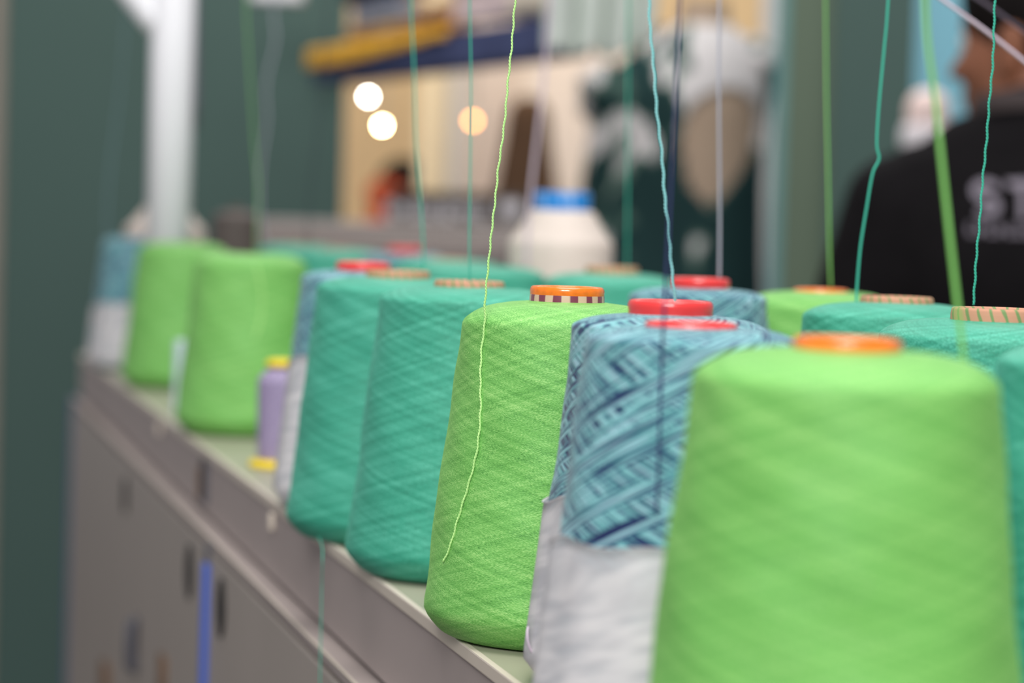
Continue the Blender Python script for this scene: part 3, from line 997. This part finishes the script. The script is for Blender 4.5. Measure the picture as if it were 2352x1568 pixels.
add_tube(bm, [(a.x - 0.06, 4.16, zt), (b.x + 0.06, 4.16, zt)], 0.009, 16)
o = obj('clothes_rail', bm, 'white_metal')
tag(o, 'white rail above the frame carrying the mint white garment', 'rail')
# brown board beneath it
a, b = at(1490, 60, 6.9), at(1592, 130, 6.9)
o = obj('wall_board', box((a.x, 6.9, b.z), (b.x + 0.02, 6.93, a.z), 0.004), 'wood', None, False)
tag(o, 'brown board behind the leafy dress shoulder', 'board')

# dark brown bell-shaped garment on a stand
q = at(1207, 480, 7.4)
bs = thing('garment_stand', 'dark brown bell-shaped garment on a stand in front of the warm white wall', 'garment', (q.x, 7.4, 0))
prof = smooth_profile([(0.012, at(1196, 222, 7.4).z), (0.040, at(1196, 232, 7.4).z), (0.056, at(1196, 262, 7.4).z), (0.066, at(1196, 330, 7.4).z),
                       (0.084, at(1196, 430, 7.4).z), (0.105, at(1196, 510, 7.4).z), (0.14, 0.85), (0.19, 0.45)], 5)
bm = lathe(list(reversed(prof)), 64, wob=lambda a, r, z: (r * 0.08 * sin(7 * a), 0))
bm.transform(Matrix.Diagonal((1, 0.75, 1, 1)))
obj('garment_body', bm, 'brown_cloth', bs)
obj('stand_pole', lathe([(0.012, 0.02), (0.012, 1.50)], 24, closed_ends=True), 'wood', bs)
obj('stand_base', lathe([(0.14, 0.001), (0.14, 0.016), (0.12, 0.022)], 48, closed_ends=True), 'wood', bs)

# spot lamps in the booth
def spot_lamp(px, py, Y, r, mat, label):
    q = at(px, py, Y)
    t = thing('spot_lamp', label, 'lamp', tuple(q), 0, 'small bright lamps in the booth')
    bm = bmesh.new()
    bmesh.ops.create_uvsphere(bm, u_segments=24, v_segments=16, radius=r)
    obj('bulb', bm, mat, t)
    bm = lathe([(r * 0.5, r * 0.8), (r * 1.1, r * 0.9), (r * 1.2, r * 2.2), (r * 0.7, r * 3.2), (r * 0.25, r * 3.5)], 32, closed_ends=True)
    obj('lamp_housing', bm, 'lamp_shell', t)
    bm = bmesh.new()
    add_tube(bm, [(0, 0, r * 3.4), (0, 0, 1.2)], 0.0025, 8)
    obj('cord', bm, 'lamp_shell', t)


spot_lamp(846, 222, 7.6, 0.0065, 'cool_bulb', 'cool white lamp disc, uppermost of the three bright lamps')
spot_lamp(878, 288, 7.6, 0.0065, 'warm_bulb', 'warm yellow lamp disc just below the white one')
spot_lamp(1086, 277, 7.6, 0.0085, 'amber_bulb', 'amber lamp disc standing alone behind the thin teal strand')

# mannequin with leafy open-back dress
mx, mY = at(1548, 300, 5.5).x, 5.5
man = thing('mannequin', 'dress form mannequin wearing a white and dark green leafy dress with an open back', 'mannequin', (mx, mY, 0))


def Z(py, Y=5.5, px=1550):
    return at(px, py, Y).z


SEC = [  # z, rx, ry, cx
    (0.52, 0.270, 0.20, -0.02), (0.80, 0.235, 0.18, -0.015), (Z(700), 0.208, 0.16, -0.012), (Z(600), 0.197, 0.15, -0.008), (Z(500), 0.190, 0.14, -0.004), (Z(420), 0.184, 0.135, 0.000),
    (Z(330), 0.180, 0.13, 0.006), (Z(240), 0.180, 0.125, 0.014), (Z(190), 0.174, 0.115, 0.024), (Z(150), 0.150, 0.105, 0.036), (Z(110), 0.115, 0.090, 0.048),
    (Z(80), 0.080, 0.072, 0.054), (Z(58), 0.056, 0.056, 0.056), (Z(30), 0.050, 0.050, 0.056), (Z(0), 0.048, 0.048, 0.056)]


def sections(sec, grow, segs=96, n=6):
    ss = smooth_profile(sec, n)
    bm = bmesh.new()
    rings = []
    for (z, rx, ry, cx) in ss:
        rings.append([bm.verts.new((cx + (rx + grow) * cos(2 * pi * k / segs), (ry + grow) * sin(2 * pi * k / segs), z)) for k in range(segs)])
    for i in range(len(rings) - 1):
        for k in range(segs):
            k2 = (k + 1) % segs
            bm.faces.new((rings[i][k], rings[i][k2], rings[i + 1][k2], rings[i + 1][k]))
    return bm


bm = sections(SEC[2:], 0.0)
bmesh.ops.holes_fill(bm, edges=[e for e in bm.edges if e.is_boundary])
obj('torso', bm, 'mannequin', man)
bm = sections(SEC[:-2], 0.007)
ex, ez = at(1640, 340, 5.5).x - mx, Z(335)
kill = []
for f in bm.faces:
    c = f.calc_center_median()
    if c.y < 0:
        dz = c.z - ez
        dx = c.x - ex - dz * 0.16
        wz = 0.120
        wx = 0.078 * (1.0 + 0.28 * dz / wz)
        if (dx / wx) ** 2 + (dz / wz) ** 2 < 1:
            kill.append(f)
bmesh.ops.delete(bm, geom=kill, context='FACES')
dress = obj('dress', bm, 'print', man)
dress.modifiers.new('thick', 'SOLIDIFY').thickness = 0.006
for sgn, (px, py), (rx, ry, rz), rot in ((1, (1742, 150), (0.075, 0.07, 0.042), 0.55), (-1, (1402, 235), (0.062, 0.07, 0.075), -0.5)):
    q = at(px, py, 5.5)
    bm = bmesh.new()
    bmesh.ops.create_uvsphere(bm, u_segments=40, v_segments=24, radius=1)
    for v in bm.verts:
        k = 1 + 0.10 * sin(v.co.x * 7 + v.co.y * 5) + 0.08 * sin(v.co.z * 9)
        v.co = v.co * k
    bm.transform(Matrix.Translation((q.x - mx, 0.0, q.z)) @ Matrix.Rotation(rot, 4, 'Y') @ Matrix.Diagonal((rx, ry, rz, 1)))
    obj('sleeve', bm, 'print', man)
obj('stand_pole', lathe([(0.016, 0.02), (0.016, Z(640))], 24, closed_ends=True), 'white_metal', man)
obj('stand_base', lathe([(0.17, 0.001), (0.17, 0.014), (0.15, 0.02)], 48, closed_ends=True), 'white_metal', man)

# pale pink and white knitted hat on a stand in front of the blue panel
q = at(2130, 262, 4.6)
st = thing('hat_stand', 'slim white stand under the pale pink hat, hidden behind the black shirt', 'stand', (q.x, 4.6, 0))
zh = at(2130, 333, 4.6).z
obj('stand_pole', lathe([(0.010, 0.02), (0.010, zh), (0.03, zh + 0.004), (0.03, zh + 0.01)], 24, closed_ends=True), 'white_metal', st)
obj('stand_base', lathe([(0.13, 0.001), (0.13, 0.014), (0.11, 0.02)], 48, closed_ends=True), 'white_metal', st)
hat = thing('knitted_hat', 'pale pink and white rounded hat in front of the light blue panel', 'hat', (q.x, 4.6, zh))
wobh = lambda a, r, z: (0.0015 * sin(24 * a), 0)
obj('crown', lathe(smooth_profile([(0.034, 0.030), (0.036, 0.050), (0.034, 0.072), (0.024, 0.089), (0.008, 0.096), (0.001, 0.0965)], 5), 72, wob=wobh), 'pinkhat', hat)
obj('cuff', lathe(smooth_profile([(0.034, -0.006), (0.042, -0.004), (0.0435, 0.010), (0.0425, 0.026), (0.038, 0.034), (0.034, 0.031)], 4), 72, wob=wobh), 'whitehat', hat)

# white strip light housing just at the top edge, far left
a, b = at(575, -22, 5.0), at(692, 4, 5.0)
o = obj('wall_fixture', box((a.x, 5.0, b.z), (b.x, 5.06, a.z + 0.05), 0.006), 'white_metal', None, False)
tag(o, 'white fixture cut off by the top edge above the dark green wall', 'fixture')


# ------------------------------------------------------------------ people
def blob(shapes, voxel=0.008, iters=8, name='body', mat='skin', parent=None):
    """union of tapered limbs and ellipsoids remeshed into one continuous skin"""
    bm = bmesh.new()
    for s in shapes:
        if s[0] == 'cap':
            _, p0, r0, p1, r1 = s
            p0, p1 = Vector(p0), Vector(p1)
            n = max(2, int((p1 - p0).length / (min(r0, r1) * 0.35)) + 1)
            for i in range(n + 1):
                t = i / n
                bmesh.ops.create_icosphere(bm, subdivisions=2, radius=r0 + (r1 - r0) * t, matrix=Matrix.Translation(p0.lerp(p1, t)))
        else:
            _, p, rad, rot = s
            m = Matrix.Translation(p) @ rot.to_4x4() @ Matrix.Diagonal((rad[0], rad[1], rad[2], 1))
            bmesh.ops.create_icosphere(bm, subdivisions=3, radius=1, matrix=m)
    o = obj(name, bm, mat, parent)
    r = o.modifiers.new('r', 'REMESH')
    r.mode, r.voxel_size = 'VOXEL', voxel
    s = o.modifiers.new('s', 'SMOOTH')
    s.iterations, s.factor = iters, 0.5
    dg = bpy.context.evaluated_depsgraph_get()
    me = bpy.data.meshes.new_from_object(o.evaluated_get(dg))
    o.modifiers.clear()
    o.data = me
    for p in me.polygons:
        p.use_smooth = True
    if not me.materials:
        me.materials.append(M[mat])
    return o


I3 = Matrix.Identity(3)


def hand_shapes(wrist, dirv, side):
    """palm, four curled fingers and a thumb; side = +1/-1 for the thumb"""
    d = Vector(dirv).normalized()
    upv = Vector((0, 0, 1))
    lat = d.cross(upv).normalized() * side
    w = Vector(wrist)
    out = [('cap', w, 0.024, w + d * 0.05, 0.027)]
    for k, ln in enumerate((0.066, 0.074, 0.070, 0.056)):
        off = lat * (0.027 - 0.018 * k)
        b = w + d * 0.075 + off
        m = b + d * ln * 0.55 - upv * 0.006
        e = m + d * ln * 0.38 - upv * 0.022
        out += [('cap', w + d * 0.045 + off * 0.9, 0.013, b, 0.0095), ('cap', b, 0.0090, m, 0.0082), ('cap', m, 0.0082, e, 0.0072)]
    tb = w + d * 0.025 + lat * 0.026
    out += [('cap', tb, 0.0125, tb + d * 0.03 + lat * 0.022, 0.0105), ('cap', tb + d * 0.03 + lat * 0.022, 0.010, tb + d * 0.058 + lat * 0.026 - upv * 0.01, 0.008)]
    return out


def head_shapes(hc, yaw):
    """head centred at hc (mid height of the skull), face towards +Y before yaw"""
    R = Matrix.Rotation(yaw, 3, 'Z')
    hc = Vector(hc)

    def P(x, y, z):
        return hc + R @ Vector((x, y, z))
    sh = [('ell', P(0, -0.012, 0.028), (0.076, 0.092, 0.086), R), ('ell', P(0, 0.018, -0.02), (0.066, 0.076, 0.082), R),
          ('ell', P(0, 0.048, -0.072), (0.040, 0.040, 0.036), R), ('cap', P(0.048, 0.004, -0.060), 0.020, P(0.016, 0.066, -0.088), 0.017),
          ('cap', P(-0.048, 0.004, -0.060), 0.020, P(-0.016, 0.066, -0.088), 0.017),
          ('cap', P(0, 0.088, 0.004), 0.008, P(0, 0.108, -0.030), 0.0125), ('ell', P(0.012, 0.097, -0.034), (0.009, 0.009, 0.008), R), ('ell', P(-0.012, 0.097, -0.034), (0.009, 0.009, 0.008), R),
          ('cap', P(-0.045, 0.066, 0.022), 0.012, P(0.045, 0.066, 0.022), 0.012), ('ell', P(0.036, 0.062, -0.026), (0.022, 0.020, 0.018), R), ('ell', P(-0.036, 0.062, -0.026), (0.022, 0.020, 0.018), R),
          ('ell', P(0, 0.086, -0.058), (0.022, 0.011, 0.006), R), ('ell', P(0, 0.084, -0.067), (0.019, 0.011, 0.006), R)]
    for s in (-1, 1):
        sh += [('ell', P(s * 0.079, -0.010, -0.012), (0.009, 0.021, 0.034), R @ Matrix.Rotation(s * 0.25, 3, 'Z')), ('ell', P(s * 0.084, -0.016, 0.006), (0.007, 0.016, 0.014), R)]
    return sh, P, R


def face_parts(P, R, parent):
    for s in (-1, 1):
        bm = bmesh.new()
        bmesh.ops.create_uvsphere(bm, u_segments=16, v_segments=10, radius=0.0115, matrix=Matrix.Translation(P(s * 0.030, 0.074, 0.003)))
        e = obj('eye', bm, 'eye', parent)
        bm = bmesh.new()
        bmesh.ops.create_uvsphere(bm, u_segments=12, v_segments=8, radius=0.0055, matrix=Matrix.Translation(P(s * 0.030, 0.0815, 0.003)))
        obj('iris', bm, 'hair', e)
        bm = bmesh.new()
        add_tube(bm, [P(s * 0.014, 0.081, 0.021), P(s * 0.032, 0.080, 0.027), P(s * 0.048, 0.068, 0.021)], [0.003, 0.0035, 0.002], 8)
        obj('eyebrow', bm, 'hair', parent)


# person at right, seen from behind, head turned to the left
PY = 3.05
k = PY / FPX
pc = at(2378, 300, PY)
per = thing('person', 'person in a black printed T-shirt seen from behind at the right edge, short black hair', 'person', (pc.x, PY, 0))
hs, HP, HR = head_shapes((0.005, 0.035, 1.440), radians(48))
neck = ('cap', (0.0, 0.000, 1.33), 0.060, (-0.004, 0.022, 1.40), 0.056)
armL = [('cap', (-0.158, 0.0, 1.246), 0.053, (-0.224, 0.035, 1.03), 0.041), ('cap', (-0.224, 0.035, 1.03), 0.040, (-0.17, 0.23, 0.975), 0.027)]
armR = [('cap', (0.158, 0.0, 1.246), 0.053, (0.224, 0.035, 1.03), 0.041), ('cap', (0.224, 0.035, 1.03), 0.040, (0.15, 0.23, 0.975), 0.027)]
tors = [('ell', (0, 0.0, 1.20), (0.165, 0.098, 0.165), I3), ('ell', (0, 0.0, 1.02), (0.140, 0.092, 0.17), I3), ('ell', (0, 0.0, 0.86), (0.158, 0.105, 0.12), I3),
        ('cap', (-0.128, 0, 1.262), 0.050, (0.128, 0, 1.262), 0.050), ('cap', (-0.070, 0, 1.298), 0.048, (0.070, 0, 1.298), 0.048)]
legs = []
for s in (-1, 1):
    legs += [('cap', (s * 0.088, 0.0, 0.82), 0.085, (s * 0.100, 0.012, 0.46), 0.056), ('cap', (s * 0.100, 0.012, 0.46), 0.054, (s * 0.105, -0.01, 0.09), 0.036),
             ('cap', (s * 0.105, -0.03, 0.045), 0.036, (s * 0.118, 0.14, 0.030), 0.026)]
hands = hand_shapes((-0.17, 0.23, 0.975), (0.10, 1, -0.15), -1) + hand_shapes((0.15, 0.23, 0.975), (-0.10, 1, -0.15), 1)
blob(hs + [neck] + tors + armL + armR + legs + hands, 0.0065, 6, 'body', 'skin', per)
face_parts(HP, HR, per)
grow = 0.012
sh = [('ell', (0, 0.0, 1.20), (0.165 + grow, 0.098 + grow, 0.165), I3), ('ell', (0, 0.0, 1.02), (0.152, 0.107, 0.19), I3), ('ell', (0, 0.0, 0.87), (0.172, 0.120, 0.10), I3),
      ('cap', (-0.128, 0, 1.262), 0.050 + grow, (0.128, 0, 1.262), 0.050 + grow), ('cap', (-0.070, 0, 1.298), 0.050 + grow, (0.070, 0, 1.298), 0.050 + grow),
      ('cap', (0, 0, 1.32), 0.066, (0, 0.0, 1.345), 0.066)]
for s in (-1, 1):
    sh += [('cap', (s * 0.158, 0.0, 1.246), 0.053 + grow, (s * 0.214, 0.028, 1.06), 0.046 + grow)]
shirt = blob(sh, 0.009, 8, 'shirt', 'black_shirt', per)
dp = legs[0:2] + legs[3:5]
tr = [('cap', a[1], a[2] + 0.012, a[3], a[4] + 0.016) for a in dp] + [('ell', (0, 0, 0.85), (0.168, 0.115, 0.12), I3)]
blob(tr, 0.01, 8, 'trousers', 'trousers', per)
for s in (-1, 1):
    blob([('cap', (s * 0.105, -0.035, 0.050), 0.046, (s * 0.119, 0.145, 0.036), 0.034), ('cap', (s * 0.105, -0.035, 0.09), 0.042, (s * 0.105, -0.025, 0.11), 0.041)], 0.008, 6, 'shoe', 'shoe', per)
bm = lathe(smooth_profile([(0.073, 0.0), (0.0745, 0.010), (0.072, 0.022), (0.067, 0.024), (0.066, 0.012)], 4), 64)
bm.transform(Matrix.Translation((0.0, 0.006, 1.352)) @ Matrix.Rotation(-0.14, 4, 'X'))
obj('collar', bm, 'collar', per)
# hair: covers skull, leaves the face and the ears free
hsh = [('ell', HP(0, -0.018, 0.042), (0.087, 0.098, 0.090), HR), ('ell', HP(0, 0.012, 0.052), (0.085, 0.080, 0.072), HR), ('ell', HP(0, -0.050, -0.004), (0.070, 0.058, 0.074), HR), ('ell', HP(0, 0.030, 0.085), (0.068, 0.062, 0.042), HR)]
blob(hsh, 0.006, 4, 'hair', 'hair', per)
# printed lettering on the back, laid on the cloth
tree = BVHTree.FromPolygons([v.co.copy() for v in shirt.data.vertices], [tuple(p.vertices) for p in shirt.data.polygons])


def back_print(name, pieces):
    """pieces: flat shapes in (x, z) of the person, projected on the shirt's back"""
    bm = bmesh.new()
    for poly in pieces:
        vs = []
        for (x, z) in poly:
            hit = tree.ray_cast(Vector((x, -1, z)), Vector((0, 1, 0)))[0]
            yy = hit.y - 0.0015 if hit else -0.11
            vs.append(bm.verts.new((x, yy, z)))
        try:
            bm.faces.new(vs)
        except ValueError:
            pass
    o = obj(name, bm, 'grey_print', per, False)
    o.modifiers.new('thick', 'SOLIDIFY').thickness = 0.001
    o['label'] = 'grey printed lettering on the back'
    return o


def strip(pts, w):
    """a bent band of quads along pts"""
    out = []
    for i in range(len(pts) - 1):
        (x0, z0), (x1, z1) = pts[i], pts[i + 1]
        L = max(1e-6, sqrt((x1 - x0) ** 2 + (z1 - z0) ** 2))
        nx, nz = -(z1 - z0) / L * w / 2, (x1 - x0) / L * w / 2
        ex, ez = (x1 - x0) / L * w * 0.15, (z1 - z0) / L * w * 0.15
        out.append([(x0 + nx - ex, z0 + nz - ez), (x1 + nx + ex, z1 + nz + ez), (x1 - nx + ex, z1 - nz + ez), (x0 - nx - ex, z0 - nz - ez)])
    return out


def lx(px):
    return at(px, 455, PY - 0.1).x - pc.x


zt, zb2 = at(2270, 412, PY - 0.1).z, at(2270, 500, PY - 0.1).z
zm, w = (zt + zb2) / 2, 0.0085
x0, x1 = lx(2236), lx(2300)
cx, rx, rz = (x0 + x1) / 2, (x1 - x0) / 2 - w / 2, (zt - zb2) / 4 - w / 4
spts = [(cx + rx * cos(radians(a)), zt - w / 2 - rz + rz * sin(radians(a))) for a in range(25, 271, 25)]
spts += [(cx + rx * cos(radians(a)), zb2 + w / 2 + rz + rz * sin(radians(a))) for a in range(90, -156, -25)]
back_print('printed_letter', strip(spts, w))
tx0, tx1 = lx(2316), lx(2384)
back_print('printed_letter', strip([(tx0, zt - w / 2), ((tx0 + tx1) / 2, zt - w / 2), (tx1, zt - w / 2)], w) +
           strip([((tx0 + tx1) / 2, zt), ((tx0 + tx1) / 2, zm), ((tx0 + tx1) / 2, zb2)], w))
zs0, zs1 = at(2270, 515, PY - 0.1).z, at(2270, 540, PY - 0.1).z
sm_ = []
x = lx(2232)
rnd = random.Random(5)
while x < lx(2390):
    sm_ += strip([(x, zs0), (x, zs1)], 0.003)
    zz = rnd.choice([zs0 - 0.0015, (zs0 + zs1) / 2, zs1 + 0.0015])
    sm_ += strip([(x, zz), (x + 0.006, zz)], 0.003)
    x += 0.0105
back_print('printed_line', sm_)

# far person in a rust red top, long dark hair, sitting behind the counter
FY = 9.0
q = at(918, 440, FY)
fp = thing('person', 'far blurred person with dark hair sitting behind the lettered counter', 'person', (q.x, FY, 0), -pi / 2)
z0 = at(925, 368, FY).z - 1.605          # drop so that the head top meets the picture
fh, FP, FR = head_shapes((0.012, 0.0, 1.485 + z0), radians(165))
ft = [('cap', (0, 0.01, 1.30 + z0), 0.05, (0.008, 0.0, 1.40 + z0), 0.048), ('ell', (0, 0, 1.15 + z0), (0.145, 0.09, 0.17), I3), ('ell', (0, 0, 0.95 + z0), (0.13, 0.09, 0.17), I3), ('ell', (0, 0, 0.80 + z0), (0.155, 0.11, 0.11), I3),
      ('cap', (-0.135, 0, 1.255 + z0), 0.045, (0.135, 0, 1.255 + z0), 0.045)]
fa = []
for s in (-1, 1):
    fa += [('cap', (s * 0.155, 0, 1.24 + z0), 0.045, (s * 0.20, -0.03, 0.99 + z0), 0.036), ('cap', (s * 0.20, -0.03, 0.99 + z0), 0.035, (s * 0.13, -0.20, 0.94 + z0), 0.025)]
fl = []
for s in (-1, 1):
    fl += [('cap', (s * 0.085, 0, 0.76 + z0), 0.08, (s * 0.10, -0.38, 0.74 + z0), 0.055), ('cap', (s * 0.10, -0.38, 0.74 + z0), 0.052, (s * 0.10, -0.36, 0.12), 0.036), ('cap', (s * 0.10, -0.35, 0.05), 0.036, (s * 0.11, -0.50, 0.032), 0.026)]
blob(fh + ft + fa + fl + hand_shapes((-0.13, -0.20, 0.94 + z0), (0.1, -1, -0.1), 1) + hand_shapes((0.13, -0.20, 0.94 + z0), (-0.1, -1, -0.1), -1), 0.0085, 5, 'body', 'skin_light', fp)
face_parts(FP, FR, fp)
ts = [('ell', (0, 0, 1.15 + z0), (0.158, 0.102, 0.175), I3), ('ell', (0, 0, 0.93 + z0), (0.148, 0.105, 0.19), I3), ('cap', (-0.135, 0, 1.255 + z0), 0.057, (0.135, 0, 1.255 + z0), 0.057)]
for s in (-1, 1):
    ts += [('cap', (s * 0.155, 0, 1.24 + z0), 0.057, (s * 0.20, -0.03, 0.99 + z0), 0.048)]
blob(ts, 0.01, 8, 'top', 'red_shirt', fp)
blob([('cap', a[1], a[2] + 0.013, a[3], a[4] + 0.014) for a in (fl[0], fl[1], fl[3], fl[4])] + [('ell', (0, 0, 0.78 + z0), (0.165, 0.12, 0.10), I3)], 0.01, 8, 'trousers', 'trousers', fp)
blob([('ell', FP(0, -0.018, 0.040), (0.086, 0.096, 0.090), FR), ('ell', FP(0, -0.060, -0.05), (0.085, 0.058, 0.13), FR), ('ell', FP(0.05, -0.03, -0.10), (0.045, 0.05, 0.12), FR), ('ell', FP(-0.05, -0.03, -0.10), (0.045, 0.05, 0.12), FR)], 0.008, 4, 'hair', 'hair', fp)
for s in (-1, 1):
    blob([('cap', (s * 0.10, -0.345, 0.055), 0.045, (s * 0.112, -0.505, 0.036), 0.034)], 0.008, 6, 'shoe', 'shoe', fp)
sz = 0.665 + z0
stl = thing('stool', 'round stool under the far person in the rust red top', 'stool', (q.x + 0.01, FY, 0))
obj('seat', lathe([(0.15, sz - 0.04), (0.17, sz - 0.035), (0.17, sz - 0.01), (0.15, sz - 0.002)], 40, closed_ends=True), 'wood', stl)
for kx in (-1, 1):
    for ky in (-1, 1):
        bm = bmesh.new()
        add_tube(bm, [(kx * 0.09, ky * 0.09, sz - 0.03), (kx * 0.14, ky * 0.14, 0.0)], 0.012, 10)
        obj('leg', bm, 'wood', stl)

# rust red textile heap on a cream plinth, left of the far person's head
a, b = at(845, 520, 8.3), at(925, 415, 8.3)
pl = box((a.x - 0.02, 8.24, 0.0), (b.x + 0.02, 8.46, a.z - 0.001), 0.006)
o = obj('plinth', pl, 'cream_wall', None, False)
tag(o, 'cream plinth carrying the rust red textile heap', 'plinth')
bm = bmesh.new()
add_box(bm, (a.x, 8.27, a.z), (b.x, 8.43, b.z), 0.035, seg=5)
bmesh.ops.subdivide_edges(bm, edges=list(bm.edges), cuts=2, use_grid_fill=True)
for v in bm.verts:
    if v.co.z > a.z + 0.01:
        v.co.x += 0.010 * sin(v.co.z * 60 + v.co.y * 20)
        v.co.y += 0.008 * sin(v.co.z * 75 + v.co.x * 30)
        v.co.z += 0.006 * sin(v.co.x * 55)
o = obj('textile_heap', bm, 'red_shirt')
tag(o, 'rust red textile heap left of the far dark head', 'textile heap')

# ------------------------------------------------------------------ light
w = bpy.data.worlds.new('hall_light')
scene.world = w
w.use_nodes = True
bg = w.node_tree.nodes['Background']
bg.inputs[0].default_value = (0.97, 0.97, 1.0, 1)
bg.inputs[1].default_value = 0.42


def area(name, loc, target, size, power, col=(1, 1, 1)):
    l = bpy.data.lights.new(name, 'AREA')
    l.shape = 'RECTANGLE'
    l.size, l.size_y = size
    l.energy, l.color = power, col
    o = bpy.data.objects.new(name, l)
    C.objects.link(o)
    o.location = loc
    o.rotation_euler = (Vector(target) - Vector(loc)).to_track_quat('-Z', 'Y').to_euler()
    return o


area('unseen_overhead_light', (0.1, 1.0, 3.3), (0.12, 1.2, 1.0), (1.4, 1.6), 52, (1.0, 0.99, 0.97))
area('unseen_overhead_light', (-0.35, -1.5, 2.75), (0.2, 1.4, 1.05), (1.3, 0.8), 88, (1.0, 1.0, 1.0))  # added key light behind the camera, lowered to brighten the cones' fronts
area('unseen_overhead_light', (0.2, 4.7, 3.4), (0.2, 5.5, 0.9), (3.0, 1.0), 76, (1.0, 0.98, 0.95))
area('booth_light', (0.0, 7.2, 2.9), (0.0, 8.6, 1.4), (2.4, 0.8), 42, (1.0, 0.86, 0.66))

# ------------------------------------------------------------------ camera
cd = bpy.data.cameras.new('camera')
cam = bpy.data.objects.new('camera', cd)
C.objects.link(cam)
cam.matrix_world = Matrix(((RIGHT.x, UP.x, -_f.x, CAM.x), (RIGHT.y, UP.y, -_f.y, CAM.y), (RIGHT.z, UP.z, -_f.z, CAM.z), (0, 0, 0, 1)))
cd.sensor_fit = 'HORIZONTAL'
cd.sensor_width = 36
cd.lens = FPX / 2352 * 36
cd.clip_start, cd.clip_end = 0.05, 60
cd.dof.use_dof = True
cd.dof.focus_distance = 1.19
cd.dof.aperture_fstop = (cd.lens / 1000) / 0.0152
scene.camera = cam

scene.view_settings.view_transform = 'Standard'
scene.view_settings.look = 'None'
scene.view_settings.gamma = 1
scene.view_settings.use_curve_mapping = False
scene.view_settings.exposure = -0.13
scene.cycles.use_denoising = True
